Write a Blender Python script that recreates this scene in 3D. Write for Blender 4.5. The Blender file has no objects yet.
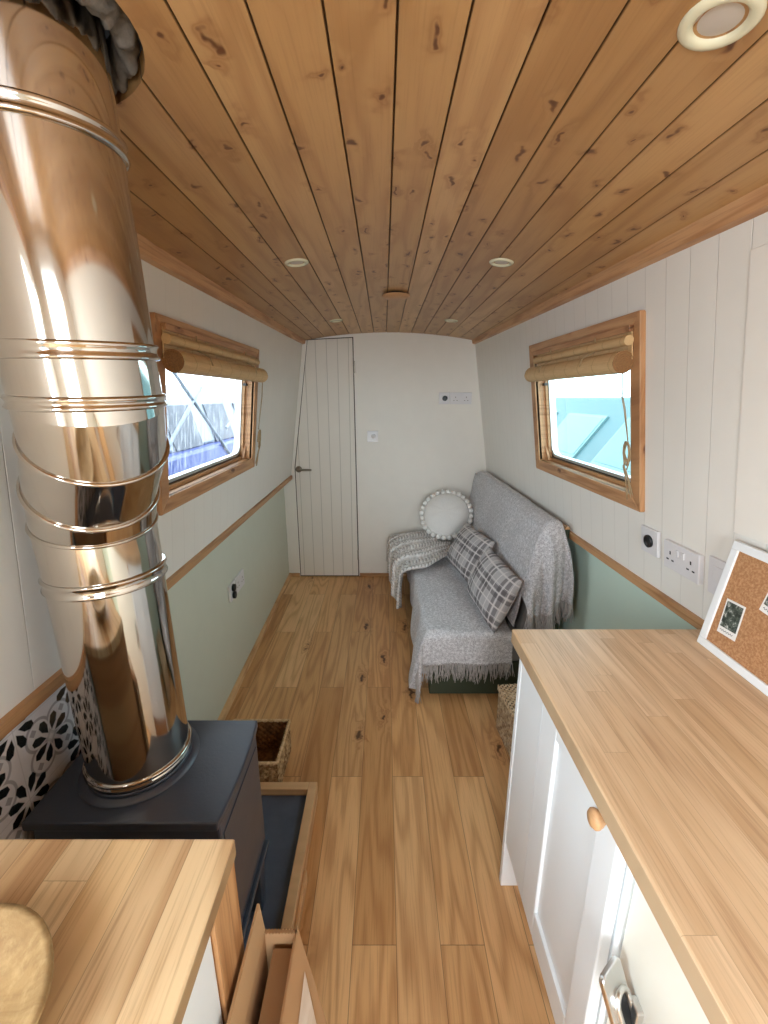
import bpy, bmesh, math, random
from mathutils import Vector, Matrix, Quaternion
random.seed(7)
C = bpy.context.scene.collection
PI = math.pi

# ------------------------------------------------------------------ helpers
def lin(r, g, b):
    f = lambda c: (c/255/12.92) if c/255 <= .04045 else ((c/255+.055)/1.055)**2.4
    return (f(r), f(g), f(b), 1)

class MB:
    """collects shapes for ONE mesh object"""
    def __init__(s):
        s.v = []; s.f = []; s.uv = []; s.smooth = []
    def add(s, vs, fs, smooth=False, uvs=None):
        b = len(s.v)
        s.v += [tuple(p) for p in vs]
        s.uv += (uvs if uvs else [(0, 0)]*len(vs))
        for f in fs:
            s.f.append(tuple(b+i for i in f)); s.smooth.append(smooth)
        return s
    def box(s, x0, x1, y0, y1, z0, z1):
        vs = [(x0,y0,z0),(x1,y0,z0),(x1,y1,z0),(x0,y1,z0),(x0,y0,z1),(x1,y0,z1),(x1,y1,z1),(x0,y1,z1)]
        return s.hexa(vs)
    def hexa(s, vs):
        return s.add(vs, [(3,2,1,0),(4,5,6,7),(0,1,5,4),(1,2,6,5),(2,3,7,6),(3,0,4,7)])
    def quad(s, a, b, c, d):
        return s.add([a,b,c,d], [(0,1,2,3)])
    def prism(s, poly, axis, a, b):
        """poly of 2D points extruded along axis from a to b"""
        def P(p, t):
            return {'X':(t,p[0],p[1]), 'Y':(p[0],t,p[1]), 'Z':(p[0],p[1],t)}[axis]
        n = len(poly)
        vs = [P(p,a) for p in poly]+[P(p,b) for p in poly]
        fs = [tuple(range(n-1,-1,-1)), tuple(range(n,2*n))]
        fs += [(i,(i+1)%n,n+(i+1)%n,n+i) for i in range(n)]
        return s.add(vs, fs)
    def tube(s, path, r, seg=12, caps=True, closed=False, smooth=True):
        P = [Vector(p) for p in path]; n = len(P)
        R = r if isinstance(r, (list, tuple)) else [r]*n
        tang = []
        for i in range(n):
            if closed: t = (P[(i+1)%n]-P[i-1])
            elif i == 0: t = P[1]-P[0]
            elif i == n-1: t = P[-1]-P[-2]
            else: t = (P[i+1]-P[i]).normalized()+(P[i]-P[i-1]).normalized()
            tang.append(t.normalized())
        t0 = tang[0]
        up = Vector((0,0,1)) if abs(t0.z) < .9 else Vector((0,1,0))
        nx = t0.cross(up).normalized()
        vs = []; prev = t0
        for i in range(n):
            q = prev.rotation_difference(tang[i]); nx = (q @ nx).normalized(); prev = tang[i]
            ny = tang[i].cross(nx).normalized()
            # mitre stretch at joints
            for k in range(seg):
                a = 2*PI*k/seg
                d = nx*math.cos(a)+ny*math.sin(a)
                if 0 < i < n-1 and not closed:
                    e = (P[i]-P[i-1]).normalized()
                    dd = d - e*d.dot(e)
                    L = dd.length
                    d = d/max(L, .5)
                vs.append(P[i]+d*R[i])
        fs = []
        for i in range(n if closed else n-1):
            j = (i+1) % n
            for k in range(seg):
                l = (k+1) % seg
                fs.append((i*seg+k, i*seg+l, j*seg+l, j*seg+k))
        s.add(vs, fs, smooth)
        if caps and not closed:
            s.add(vs[:seg], [tuple(range(seg-1,-1,-1))]); s.add(vs[-seg:], [tuple(range(seg))])
        return s
    def lathe(s, prof, c=(0,0,0), axis=(0,0,1), seg=32, smooth=True):
        """prof: (radius, height) pairs along axis"""
        ax = Vector(axis).normalized()
        up = Vector((0,0,1)) if abs(ax.z) < .9 else Vector((1,0,0))
        nx = ax.cross(up).normalized(); ny = ax.cross(nx).normalized(); c = Vector(c)
        vs = []
        for r, h in prof:
            for k in range(seg):
                a = 2*PI*k/seg
                vs.append(c+ax*h+(nx*math.cos(a)+ny*math.sin(a))*max(r,1e-5))
        fs = []
        for i in range(len(prof)-1):
            for k in range(seg):
                l = (k+1) % seg
                fs.append((i*seg+k, i*seg+l, (i+1)*seg+l, (i+1)*seg+k))
        return s.add(vs, fs, smooth)
    def ball(s, c, r, seg=12, rings=8, sc=(1,1,1)):
        vs = []; fs = []
        for i in range(rings+1):
            t = PI*i/rings
            for k in range(seg):
                a = 2*PI*k/seg
                vs.append((c[0]+sc[0]*r*math.sin(t)*math.cos(a), c[1]+sc[1]*r*math.sin(t)*math.sin(a), c[2]+sc[2]*r*math.cos(t)))
        for i in range(rings):
            for k in range(seg):
                l = (k+1) % seg
                fs.append((i*seg+k, (i+1)*seg+k, (i+1)*seg+l, i*seg+l))
        return s.add(vs, fs, True)
    def grid(s, nu, nv, fn, smooth=True, uvs=None):
        vs = []; uv = []
        for i in range(nu+1):
            for j in range(nv+1):
                vs.append(fn(i/nu, j/nv))
                uv.append(uvs(i/nu, j/nv) if uvs else (i/nu, j/nv))
        fs = [(i*(nv+1)+j, (i+1)*(nv+1)+j, (i+1)*(nv+1)+j+1, i*(nv+1)+j+1) for i in range(nu) for j in range(nv)]
        return s.add(vs, fs, smooth, uv)
    def build(s, name, mat, parent=None, bevel=0, seg=2, weld=False, fix=True):
        me = bpy.data.meshes.new(name)
        me.from_pydata(s.v, [], s.f)
        for p, sm in zip(me.polygons, s.smooth): p.use_smooth = sm
        uvl = me.uv_layers.new(name='UVMap')
        for l in me.loops: uvl.data[l.index].uv = s.uv[l.vertex_index]
        if fix:
            bm = bmesh.new(); bm.from_mesh(me)
            if weld: bmesh.ops.remove_doubles(bm, verts=bm.verts, dist=1e-5)
            bmesh.ops.recalc_face_normals(bm, faces=bm.faces)
            bm.to_mesh(me); bm.free()
        o = bpy.data.objects.new(name, me); C.objects.link(o)
        if mat: me.materials.append(mat)
        if parent is not None: o.parent = parent
        if bevel:
            m = o.modifiers.new('Bevel', 'BEVEL'); m.width = bevel; m.segments = seg
            m.limit_method = 'ANGLE'; m.angle_limit = math.radians(40)
            m.harden_normals = False
        return o

def tag(o, label=None, cat=None, group=None, kind=None):
    if label: o['label'] = label
    if cat: o['category'] = cat
    if group: o['group'] = group
    if kind: o['kind'] = kind
    return o
def thing(name, label, cat, loc=(0,0,0), rot=(0,0,0), group=None):
    o = bpy.data.objects.new(name, None); C.objects.link(o)
    o.empty_display_size = .05
    o.location = loc; o.rotation_euler = rot
    return tag(o, label, cat, group)
def struct(o, label, cat):
    return tag(o, label, cat, kind='structure')

# ------------------------------------------------------------------ materials
class NT:
    def __init__(s, name):
        s.m = bpy.data.materials.new(name); s.m.use_nodes = True
        s.n = s.m.node_tree.nodes; s.l = s.m.node_tree.links
        s.b = s.n['Principled BSDF']; s.out = s.n['Material Output']
    def node(s, t, **k):
        n = s.n.new(t)
        for a, v in k.items(): setattr(n, a, v)
        return n
    def put(s, sock, v):
        if v is None: return
        if isinstance(v, bpy.types.NodeSocket): s.l.new(v, sock)
        else: sock.default_value = v
    def m_(s, op, a, b=None, c=None, clamp=False):
        n = s.node('ShaderNodeMath', operation=op, use_clamp=clamp)
        s.put(n.inputs[0], a); s.put(n.inputs[1], b); s.put(n.inputs[2], c)
        return n.outputs[0]
    def xyz(s, kind='Object'):
        t = s.node('ShaderNodeTexCoord'); sp = s.node('ShaderNodeSeparateXYZ')
        s.l.new(t.outputs[kind], sp.inputs[0]); return sp.outputs
    def vec(s, x=0., y=0., z=0.):
        n = s.node('ShaderNodeCombineXYZ')
        s.put(n.inputs[0], x); s.put(n.inputs[1], y); s.put(n.inputs[2], z); return n.outputs[0]
    def coord(s, kind='Object'):
        return s.node('ShaderNodeTexCoord').outputs[kind]
    def noise(s, vec, scale=1., detail=2., rough=.5, dist=0.):
        n = s.node('ShaderNodeTexNoise'); s.put(n.inputs['Vector'], vec)
        n.inputs['Scale'].default_value = scale; n.inputs['Detail'].default_value = detail
        n.inputs['Roughness'].default_value = rough; n.inputs['Distortion'].default_value = dist
        return n.outputs['Fac']
    def voro(s, vec, scale=1., feat='F1'):
        n = s.node('ShaderNodeTexVoronoi', feature=feat); s.put(n.inputs['Vector'], vec)
        n.inputs['Scale'].default_value = scale; return n
    def ramp(s, f, stops):
        n = s.node('ShaderNodeValToRGB'); s.put(n.inputs[0], f)
        e = n.color_ramp.elements
        e[0].position, e[0].color = stops[0]; e[1].position, e[1].color = stops[-1]
        for p, c in stops[1:-1]:
            x = e.new(p); x.color = c
        return n.outputs[0]
    def step(s, f, a, b):
        n = s.node('ShaderNodeMapRange', interpolation_type='SMOOTHSTEP'); s.put(n.inputs[0], f)
        n.inputs[1].default_value = a; n.inputs[2].default_value = b
        return n.outputs[0]
    def mix(s, f, a, b, mode='MIX'):
        n = s.node('ShaderNodeMix', data_type='RGBA', blend_type=mode)
        s.put(n.inputs[0], f); s.put(n.inputs[6], a); s.put(n.inputs[7], b); return n.outputs[2]
    def bump(s, h, strength=.3, dist=.002):
        n = s.node('ShaderNodeBump'); s.put(n.inputs['Height'], h)
        n.inputs['Strength'].default_value = strength; n.inputs['Distance'].default_value = dist
        s.l.new(n.outputs[0], s.b.inputs['Normal'])
    def set(s, col=None, rough=None, metal=None, spec=None):
        s.put(s.b.inputs['Base Color'], col); s.put(s.b.inputs['Roughness'], rough)
        s.put(s.b.inputs['Metallic'], metal); s.put(s.b.inputs['Specular IOR Level'], spec)
        return s.m

def plain(name, col, rough=.5, metal=0., spec=.5, var=.06, nscale=12, bump=0., bscale=200):
    t = NT(name); co = t.coord()
    n = t.noise(co, nscale, 3)
    dark = tuple(c*(1-var*2) for c in col[:3])+(1,)
    c = t.mix(n, dark, tuple(min(1, c*(1+var)) for c in col[:3])+(1,))
    if bump: t.bump(t.noise(co, bscale, 3), bump, .001)
    return t.set(c, rough, metal, spec)

def plank(name, ax=0, ay=1, w=.12, L=1., x0=0., y0=0., stag='alt', cols=(), gap=.0012, gapdark=.35, gx=9., gy=.9,
          freq=26., grain=.35, knots=0., kscale=(3.,2.), kcol=(70,40,20), rough=.45, spec=.4, bump=.25, fine=.25, kwarp=.3):
    t = NT(name); X = t.xyz()
    sx, sy = X[ax], X[ay]
    u = t.m_('DIVIDE', t.m_('SUBTRACT', sx, x0), w); i = t.m_('FLOOR', u); fu = t.m_('SUBTRACT', u, i)
    v = t.m_('DIVIDE', t.m_('SUBTRACT', sy, y0), L)
    if stag == 'alt':
        v = t.m_('ADD', v, t.m_('MULTIPLY', t.m_('PINGPONG', i, 1.), .5))
    else:
        wn0 = t.node('ShaderNodeTexWhiteNoise', noise_dimensions='1D'); t.l.new(i, wn0.inputs['W'])
        v = t.m_('ADD', v, wn0.outputs['Value'])
    j = t.m_('FLOOR', v); fv = t.m_('SUBTRACT', v, j)
    wn = t.node('ShaderNodeTexWhiteNoise', noise_dimensions='2D'); t.l.new(t.vec(i, j, 0.), wn.inputs['Vector'])
    r = wn.outputs['Value']
    n = len(cols)
    base = t.ramp(r, [(k/(n-1), lin(*c)) for k, c in enumerate(cols)])
    r37 = t.m_('MULTIPLY', r, 37.)
    gv = t.vec(t.m_('ADD', t.m_('MULTIPLY', sx, gx), r37), t.m_('ADD', t.m_('MULTIPLY', sy, gy), r37), t.m_('MULTIPLY', r, 11.))
    n1 = t.noise(gv, 1., 1.5, .4, .15)
    if knots:
        wv = t.node('ShaderNodeTexNoise'); wv.inputs['Scale'].default_value = 22.; wv.inputs['Detail'].default_value = 2.
        t.l.new(t.coord(), wv.inputs['Vector'])
        ws = t.node('ShaderNodeSeparateColor'); t.l.new(wv.outputs['Color'], ws.inputs[0])
        wob_ = lambda q: t.m_('MULTIPLY', t.m_('SUBTRACT', ws.outputs[q], .5), kwarp)
        kv = t.voro(t.vec(t.m_('ADD', t.m_('MULTIPLY', sx, kscale[0]), wob_(0)), t.m_('ADD', t.m_('MULTIPLY', sy, kscale[1]), wob_(1)), 0.), 1.)
        kv.voronoi_dimensions = '2D'
        sep = t.node('ShaderNodeSeparateColor'); t.l.new(kv.outputs['Color'], sep.inputs[0])
        sel = t.m_('LESS_THAN', sep.outputs[0], knots)
        size = t.m_('ADD', .05, t.m_('MULTIPLY', sep.outputs[1], .09))
        d = kv.outputs['Distance']
        halo = t.m_('MULTIPLY', sel, t.m_('EXPONENT', t.m_('MULTIPLY', d, -9.)))
        n1 = t.m_('ADD', n1, t.m_('MULTIPLY', halo, .5))
        km = t.m_('MULTIPLY', sel, t.m_('SUBTRACT', 1., t.step(t.m_('DIVIDE', d, size), .35, 1.1)))
    con = t.m_('ADD', .5, t.m_('MULTIPLY', t.m_('SINE', t.m_('MULTIPLY', n1, freq*2)), .5))
    con = t.m_('POWER', con, 2.2)
    n2 = t.noise(t.vec(t.m_('MULTIPLY', sx, 230.), t.m_('MULTIPLY', sy, 7.), r37), 1., 3., .6)
    n3 = t.noise(t.vec(t.m_('MULTIPLY', sx, 14.), t.m_('MULTIPLY', sy, 2.2), r37), 1., 3., .6)
    col = t.mix(t.m_('MULTIPLY', con, grain), base, t.mix(1., base, lin(185,150,112), 'MULTIPLY'))
    col = t.mix(t.m_('MULTIPLY', t.step(n2, .45, .75), fine), col, t.mix(1., col, lin(150,112,80), 'MULTIPLY'))
    col = t.mix(t.m_('MULTIPLY', t.step(n3, .5, .8), .25), col, t.mix(1., col, lin(190,160,130), 'MULTIPLY'))
    if knots:
        col = t.mix(t.m_('MULTIPLY', halo, .75), col, t.mix(1., col, lin(170,120,80), 'MULTIPLY'))
        col = t.mix(t.m_('MULTIPLY', km, .88), col, lin(*kcol))
    gd = t.m_('MINIMUM', t.m_('MULTIPLY', t.m_('MINIMUM', fu, t.m_('SUBTRACT', 1., fu)), w),
              t.m_('MULTIPLY', t.m_('MINIMUM', fv, t.m_('SUBTRACT', 1., fv)), L))
    gm = t.m_('SUBTRACT', 1., t.step(gd, gap*.4, gap*1.4))
    col = t.mix(t.m_('MULTIPLY', gm, 1-gapdark), col, t.mix(1., col, lin(60,40,25), 'MULTIPLY'))
    h = t.m_('SUBTRACT', t.m_('MULTIPLY', con, -.15), t.m_('ADD', gm, t.m_('MULTIPLY', n2, .2)))
    t.bump(h, bump, .0012)
    return t.set(col, rough, 0., spec)

def groove(name, col, axis, sp, off, lo=None, hi=None, dark=.45, gw=.0016, rough=.5, var=.03):
    """painted boards with V-groove lines along one axis"""
    t = NT(name); X = t.xyz()
    u = t.m_('DIVIDE', t.m_('SUBTRACT', X[axis], off), sp)
    f = t.m_('FRACT', u)
    d = t.m_('MULTIPLY', t.m_('MINIMUM', f, t.m_('SUBTRACT', 1., f)), sp)
    g = t.m_('SUBTRACT', 1., t.step(d, gw*.3, gw*1.6))
    n = t.noise(t.coord(), 6, 3)
    c = t.mix(n, tuple(x*(1-var*2) for x in col[:3])+(1,), col)
    c = t.mix(t.m_('MULTIPLY', g, dark), c, lin(95,85,72))
    t.bump(t.m_('MULTIPLY', g, -1.), .5, .003)
    return t.set(c, rough, 0., .3)

M = {}
M['ceiling'] = plank('pine_ceiling_boards', 0, 1, .0925, 60., .017, -31., 'rand',
    [(184,142,92),(196,153,102),(176,133,84),(200,158,108)], gap=.0017, gapdark=.12, gx=11, gy=1.1, freq=13, grain=.32,
    knots=.5, kscale=(16.,8.), kcol=(96,58,30), kwarp=.9, rough=.38, spec=.35, bump=.3, fine=.15)
M['floor'] = plank('oak_floor_boards', 0, 1, .125, 1.12, .035, .86-1.12*5+.56, 'alt',
    [(216,164,108),(232,186,132),(198,146,92),(240,200,148),(218,168,114)], gap=.0009, gapdark=.35, gx=10, gy=.85, freq=28, grain=.4,
    knots=.16, kscale=(8.,3.), kcol=(70,44,26), rough=.4, spec=.4, bump=.2, fine=.25, kwarp=.5)
WT = [(216,184,146),(224,194,156),(208,174,134),(230,202,166),(218,187,149)]
M['worktop'] = plank('oak_worktop_staves', 0, 1, .043, .62, .348, .1, 'rand', WT, gap=.0004, gapdark=.7, gx=16, gy=1.3, freq=9,
    grain=.3, knots=.03, kscale=(9,4), kcol=(110,70,40), rough=.42, spec=.35, bump=.08, fine=.3)
M['worktop2'] = plank('acacia_worktop_staves', 0, 1, .058, .52, -.213, .05, 'rand',
    [(222,190,144),(192,154,112),(238,212,168),(180,146,108),(228,196,148)], gap=.0005, gapdark=.6, gx=14, gy=1.6, freq=10,
    grain=.45, knots=.05, kscale=(9,4), kcol=(70,45,28), rough=.4, spec=.35, bump=.08, fine=.4)
M['endpanel'] = plank('oak_end_panel', 1, 2, .045, .9, .467, -.2, 'rand', [(206,158,110),(188,138,92),(214,168,120)], gap=.0004, gapdark=.6,
    gx=16, gy=2.2, freq=9, grain=.7, knots=.3, kscale=(10,4), kcol=(84,48,24), rough=.4, bump=.1, fine=.4)
def wood(name, cols, axis_len=1, knots=.2, grain=.5, freq=10, rough=.45):
    ax = 2 if axis_len != 2 else 0
    return plank(name, ax, axis_len, 3., 9., -1.3, -4.3, 'rand', cols, gap=.0001, gx=26, gy=2., freq=freq, grain=grain,
                 knots=knots, kscale=(12,5), kcol=(88,48,22), rough=rough, bump=.12, fine=.3)
PINE = [(190,142,98),(204,158,114)]
M['pineY'] = wood('pine_trim_lengthwise', PINE, 1, .35)
M['pineZ'] = wood('pine_trim_upright', PINE, 2, .35)
M['oakY'] = wood('oak_trim_lengthwise', [(186,142,98),(198,154,110)], 1, .1)
M['oakX'] = wood('oak_trim_crosswise', [(196,152,106),(208,166,120)], 0, .1)
M['skirt'] = wood('pale_oak_skirting', [(226,184,134),(234,194,146)], 1, .05)
M['hearthwood'] = wood('hearth_frame_wood', [(222,182,136),(234,196,150)], 1, .1)
M['wall_r'] = groove('white_boarding_right', lin(236,232,224), 1, .0905, 1.02, dark=.15, gw=.0012)
M['wall_l'] = groove('white_boarding_left', lin(234,230,222), 1, .0905, .98, dark=.08, gw=.001)
M['white'] = plain('white_wall_paint', lin(236,231,222), .55, var=.02)
M['doorpaint'] = groove('white_door_boards', lin(232,226,216), 0, .083, -.683, dark=.42, gw=.002)
M['sage'] = plain('sage_green_paint', lin(208,212,196), .5, var=.02)
M['sage_r'] = plain('pale_green_paint', lin(204,222,208), .5, var=.02)
M['cabwhite'] = plain('white_cabinet_paint', lin(236,240,242), .35, var=.012)
M['cream'] = plain('cream_appliance_enamel', lin(238,234,220), .3, var=.012)
M['plastic'] = plain('white_socket_plastic', lin(222,219,220), .3, var=.01)
M['black'] = plain('black_plastic', lin(24,24,26), .4)
M['dark'] = plain('dark_void', lin(20,17,15), .9)
M['gap'] = plain('door_gap_shadow', lin(84,74,64), .8)
M['brass'] = plain('cream_light_trim', lin(222,216,186), .22, .0)
M['lens'] = plain('frosted_lens', lin(196,184,172), .4)
M['steelgrey'] = plain('satin_nickel', lin(150,142,130), .3, 1.)
M['alu'] = plain('aluminium_window_frame', lin(196,198,196), .35, .8)
M['seal'] = plain('dark_window_seal', lin(70,58,46), .6)
M['deck'] = plain('dark_deck_steel', lin(30,26,22), .8)

def stainless():
    t = NT('polished_stainless_flue'); co = t.coord(); X = t.xyz()
    n = t.noise(t.vec(t.m_('MULTIPLY', X[0], 30.), t.m_('MULTIPLY', X[1], 30.), t.m_('MULTIPLY', X[2], 4.)), 1., 2.)
    t.put(t.b.inputs['Roughness'], t.m_('ADD', .05, t.m_('MULTIPLY', n, .07)))
    t.bump(t.noise(t.vec(X[0], X[1], t.m_('MULTIPLY', X[2], .5)), 9., 1.), .06, .01)
    return t.set(lin(204,197,188), None, 1.)
M['steel'] = stainless()
M['chrome'] = plain('chrome', lin(222,222,220), .28, 1., var=.03)
def stovemat():
    t = NT('black_stove_paint'); co = t.coord()
    n = t.noise(co, 160, 4, .6); n2 = t.noise(co, 9, 3)
    t.bump(n, .25, .0015)
    t.put(t.b.inputs['Roughness'], t.m_('ADD', .26, t.m_('MULTIPLY', n2, .18)))
    return t.set(t.mix(n2, lin(46,53,65), lin(64,72,88)), None, 0., .7)
M['stove'] = stovemat()
def slatemat():
    t = NT('dark_slate'); co = t.coord()
    n = t.noise(co, 14, 4, .6); t.bump(n, .35, .004)
    return t.set(t.mix(n, lin(58,68,84), lin(86,98,118)), .42, 0., .5)
M['slate'] = slatemat()

def tilemat():
    t = NT('patterned_splashback_tiles'); X = t.xyz()
    P = .172
    y = t.m_('DIVIDE', t.m_('SUBTRACT', X[1], .82), P); z = t.m_('DIVIDE', t.m_('SUBTRACT', X[2], .75), P)
    def cell(a, sh):
        f = t.m_('FRACT', t.m_('ADD', a, .5+sh)); return t.m_('SUBTRACT', f, .5)
    def polar(sh):
        qy, qz = cell(y, sh), cell(z, sh)
        r = t.m_('SQRT', t.m_('ADD', t.m_('MULTIPLY', qy, qy), t.m_('MULTIPLY', qz, qz)))
        a = t.m_('ARCTAN2', qz, qy)
        return r, a
    def flower(sh):
        r, a = polar(sh)
        k = t.m_('ABSOLUTE', t.m_('SUBTRACT', t.m_('FRACT', t.m_('ADD', t.m_('MULTIPLY', a, 8/(2*PI)), .0)), .5))  # 0 at petal axis
        arc = t.m_('MULTIPLY', t.m_('MULTIPLY', k, 2*PI/8), r)      # sideways distance
        # petal half width grows then closes to a point
        hw = t.m_('MINIMUM', t.m_('MULTIPLY', t.m_('SUBTRACT', r, .07), .5), t.m_('MULTIPLY', t.m_('SUBTRACT', .325, r), 1.5))
        hw = t.m_('MINIMUM', hw, .062)
        pet = t.step(t.m_('SUBTRACT', hw, arc), -.002, .012)
        return pet, r
    p1, r1 = flower(0.); p2, r2 = flower(.5)
    pet = t.m_('MAXIMUM', p1, p2)
    # quatrefoil outline round the centre flower
    qy, qz = t.m_('ABSOLUTE', cell(y, 0.)), t.m_('ABSOLUTE', cell(z, 0.))
    def dist(a, b):
        dy, dz = t.m_('SUBTRACT', qy, a), t.m_('SUBTRACT', qz, b)
        return t.m_('SQRT', t.m_('ADD', t.m_('MULTIPLY', dy, dy), t.m_('MULTIPLY', dz, dz)))
    dq = dist(.175, .175)
    ring = t.m_('ABSOLUTE', t.m_('SUBTRACT', dq, .2))
    ln = t.m_('SUBTRACT', 1., t.step(ring, .012, .026))
    # small grey four-point motif in the corners
    dm = dist(.25, .25)
    small = t.m_('SUBTRACT', 1., t.step(t.m_('ADD', t.m_('ABSOLUTE', t.m_('SUBTRACT', qy, .25)), t.m_('ABSOLUTE', t.m_('SUBTRACT', qz, .25))), .05, .065))
    base = t.mix(t.noise(t.coord(), 30, 3), lin(218,216,220), lin(236,234,236))
    c = t.mix(t.m_('MULTIPLY', ln, .75), base, lin(150,148,152))
    c = t.mix(t.m_('MULTIPLY', small, .8), c, lin(150,146,150))
    c = t.mix(pet, c, lin(26,30,30))
    ctr = t.m_('SUBTRACT', 1., t.step(t.m_('MINIMUM', r1, r2), .03, .1))
    c = t.mix(t.m_('MULTIPLY', ctr, .6), c, lin(246,244,246))
    # grout lines through the corner flowers
    gy, gz = cell(y, .5), cell(z, .5)
    g = t.m_('MINIMUM', t.m_('ABSOLUTE', gy), t.m_('ABSOLUTE', gz))
    gm = t.m_('SUBTRACT', 1., t.step(g, .004, .01))
    c = t.mix(t.m_('MULTIPLY', gm, .7), c, lin(205,204,206))
    return t.set(c, .25, 0., .5)
M['tiles'] = tilemat()

def tweed():
    t = NT('grey_tweed_fabric'); co = t.coord()
    n = t.noise(co, 260, 3, .7); n2 = t.noise(co, 75, 3, .85); n3 = t.noise(co, 4, 2)
    c = t.mix(t.step(n, .3, .7), lin(134,132,135), lin(216,214,216))
    c = t.mix(t.m_('MULTIPLY', t.step(n2, .42, .66), .7), c, lin(240,238,240))
    c = t.mix(t.m_('MULTIPLY', n3, .3), c, lin(150,146,146))
    t.bump(n2, .6, .003)
    t.put(t.b.inputs['Sheen Weight'], .25)
    return t.set(c, .95, 0., .1)
M['tweed'] = tweed()
M['fringe'] = plain('grey_fringe_yarn', lin(182,176,172), .95, var=.2, nscale=80)
M['mattress'] = plain('grey_mattress_fabric', lin(120,116,112), .95)
M['darkgreen'] = plain('dark_green_painted_wood', lin(48,58,42), .5, var=.08)

def tartan():
    t = NT('grey_tartan_fabric'); X = t.xyz()
    def bands(a):
        f = t.m_('FRACT', t.m_('ADD', t.m_('DIVIDE', a, .15), .5))
        def b(c, w): return t.m_('SUBTRACT', 1., t.step(t.m_('ABSOLUTE', t.m_('SUBTRACT', f, c)), w*.85, w*1.05))
        dark = t.m_('MAXIMUM', b(.16, .075), b(.40, .075))
        lite = t.m_('MAXIMUM', b(.28, .022), t.m_('MAXIMUM', b(.72, .028), b(.03, .012)))
        return dark, lite
    dx, lx = bands(X[0]); dy, ly = bands(X[1])
    weave = t.noise(t.coord(), 300, 2)
    base = t.mix(weave, lin(164,160,160), lin(196,192,192))
    c = t.mix(t.m_('MULTIPLY', dx, .62), base, lin(88,82,84))
    c = t.mix(t.m_('MULTIPLY', dy, .62), c, lin(88,82,84))
    c = t.mix(t.m_('MULTIPLY', lx, .8), c, lin(214,208,206))
    c = t.mix(t.m_('MULTIPLY', ly, .8), c, lin(214,208,206))
    t.bump(weave, .3, .001)
    return t.set(c, .95, 0., .1)
M['tartan'] = tartan()
def softmat(name, col, sc=120, b=.4, var=.08):
    t = NT(name); n = t.noise(t.coord(), sc, 3, .7)
    t.bump(n, b, .002)
    return t.set(t.mix(n, tuple(c*(1-2*var) for c in col[:3])+(1,), col), .95, 0., .1)
M['cream_fab'] = softmat('off_white_cotton', lin(240,238,234))
M['pom'] = softmat('white_pompom_yarn', lin(246,244,240), 300, .6)
def knit():
    t = NT('chunky_knit_wool')
    uv = t.node('ShaderNodeUVMap'); sp = t.node('ShaderNodeSeparateXYZ'); t.l.new(uv.outputs[0], sp.inputs[0])
    u, v = sp.outputs[0], sp.outputs[1]
    su = t.m_('SINE', t.m_('MULTIPLY', u, 2*PI*13))
    sv = t.m_('SINE', t.m_('ADD', t.m_('MULTIPLY', v, 2*PI*34), t.m_('MULTIPLY', su, 1.4)))
    hole = t.m_('MULTIPLY', t.step(t.m_('MULTIPLY', sv, -1.), .45, .95), t.step(su, -.3, .5))
    rows = t.step(su, -.9, -.6)
    c = t.mix(t.step(t.noise(t.coord(), 50, 3), .4, .7), lin(216,210,206), lin(240,238,236))
    c = t.mix(t.m_('MULTIPLY', t.m_('SUBTRACT', 1., rows), .45), c, lin(176,168,164))
    c = t.mix(t.m_('MULTIPLY', hole, .65), c, lin(110,102,98))
    t.bump(t.m_('ADD', t.m_('MULTIPLY', sv, .5), su), .7, .006)
    return t.set(c, .95, 0., .1)
M['knit'] = knit()
def wicker(name, a, b):
    t = NT(name); co = t.coord()
    n = t.noise(co, 45, 3, .7); n2 = t.noise(co, 200, 2)
    t.bump(n2, .5, .002)
    return t.set(t.mix(t.step(n, .3, .7), a, b), .7, 0., .25)
M['wicker'] = wicker('seagrass_weave', lin(120,84,50), lin(208,176,132))
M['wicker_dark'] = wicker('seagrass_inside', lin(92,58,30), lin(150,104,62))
M['wicker_pale'] = wicker('rattan_weave', lin(134,108,80), lin(206,184,152))
def lattice():
    t = NT('rattan_lattice_lid'); X = t.xyz()
    k = t.m_('MULTIPLY', t.m_('SINE', t.m_('MULTIPLY', X[0], PI/.011)), t.m_('SINE', t.m_('MULTIPLY', X[1], PI/.011)))
    n = t.noise(t.coord(), 60, 3, .7)
    c = t.mix(t.step(n, .3, .7), lin(186,158,122), lin(232,212,180))
    c = t.mix(t.m_('MULTIPLY', t.step(k, .25, .6), .85), c, lin(64,46,30))
    t.bump(k, -.5, .003)
    return t.set(c, .7, 0., .25)
M['lattice'] = lattice()
M['rimpale'] = wicker('pale_rim_weave', lin(188,152,108), lin(232,204,164))
def bamboo():
    t = NT('bamboo_slat_blind'); X = t.xyz()
    n = t.noise(t.vec(t.m_('MULTIPLY', X[0], 500.), t.m_('MULTIPLY', X[1], 8.), t.m_('MULTIPLY', X[2], 500.)), 1., 2., .6)
    f = t.m_('FRACT', t.m_('DIVIDE', X[1], .105))
    st = t.m_('SUBTRACT', 1., t.step(t.m_('ABSOLUTE', t.m_('SUBTRACT', f, .5)), .015, .04))
    c = t.mix(n, lin(190,152,104), lin(232,200,150))
    c = t.mix(t.m_('MULTIPLY', st, .35), c, lin(150,108,64))
    t.bump(n, .5, .002)
    return t.set(c, .55, 0., .3)
M['bamboo'] = bamboo()
def rollend():
    t = NT('bamboo_roll_end'); n = t.noise(t.coord(), 260, 2)
    return t.set(t.mix(n, lin(96,62,34), lin(176,128,78)), .7)
M['rollend'] = rollend()
M['cord'] = plain('jute_cord', lin(176,150,114), .9, var=.15, nscale=200)
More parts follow.
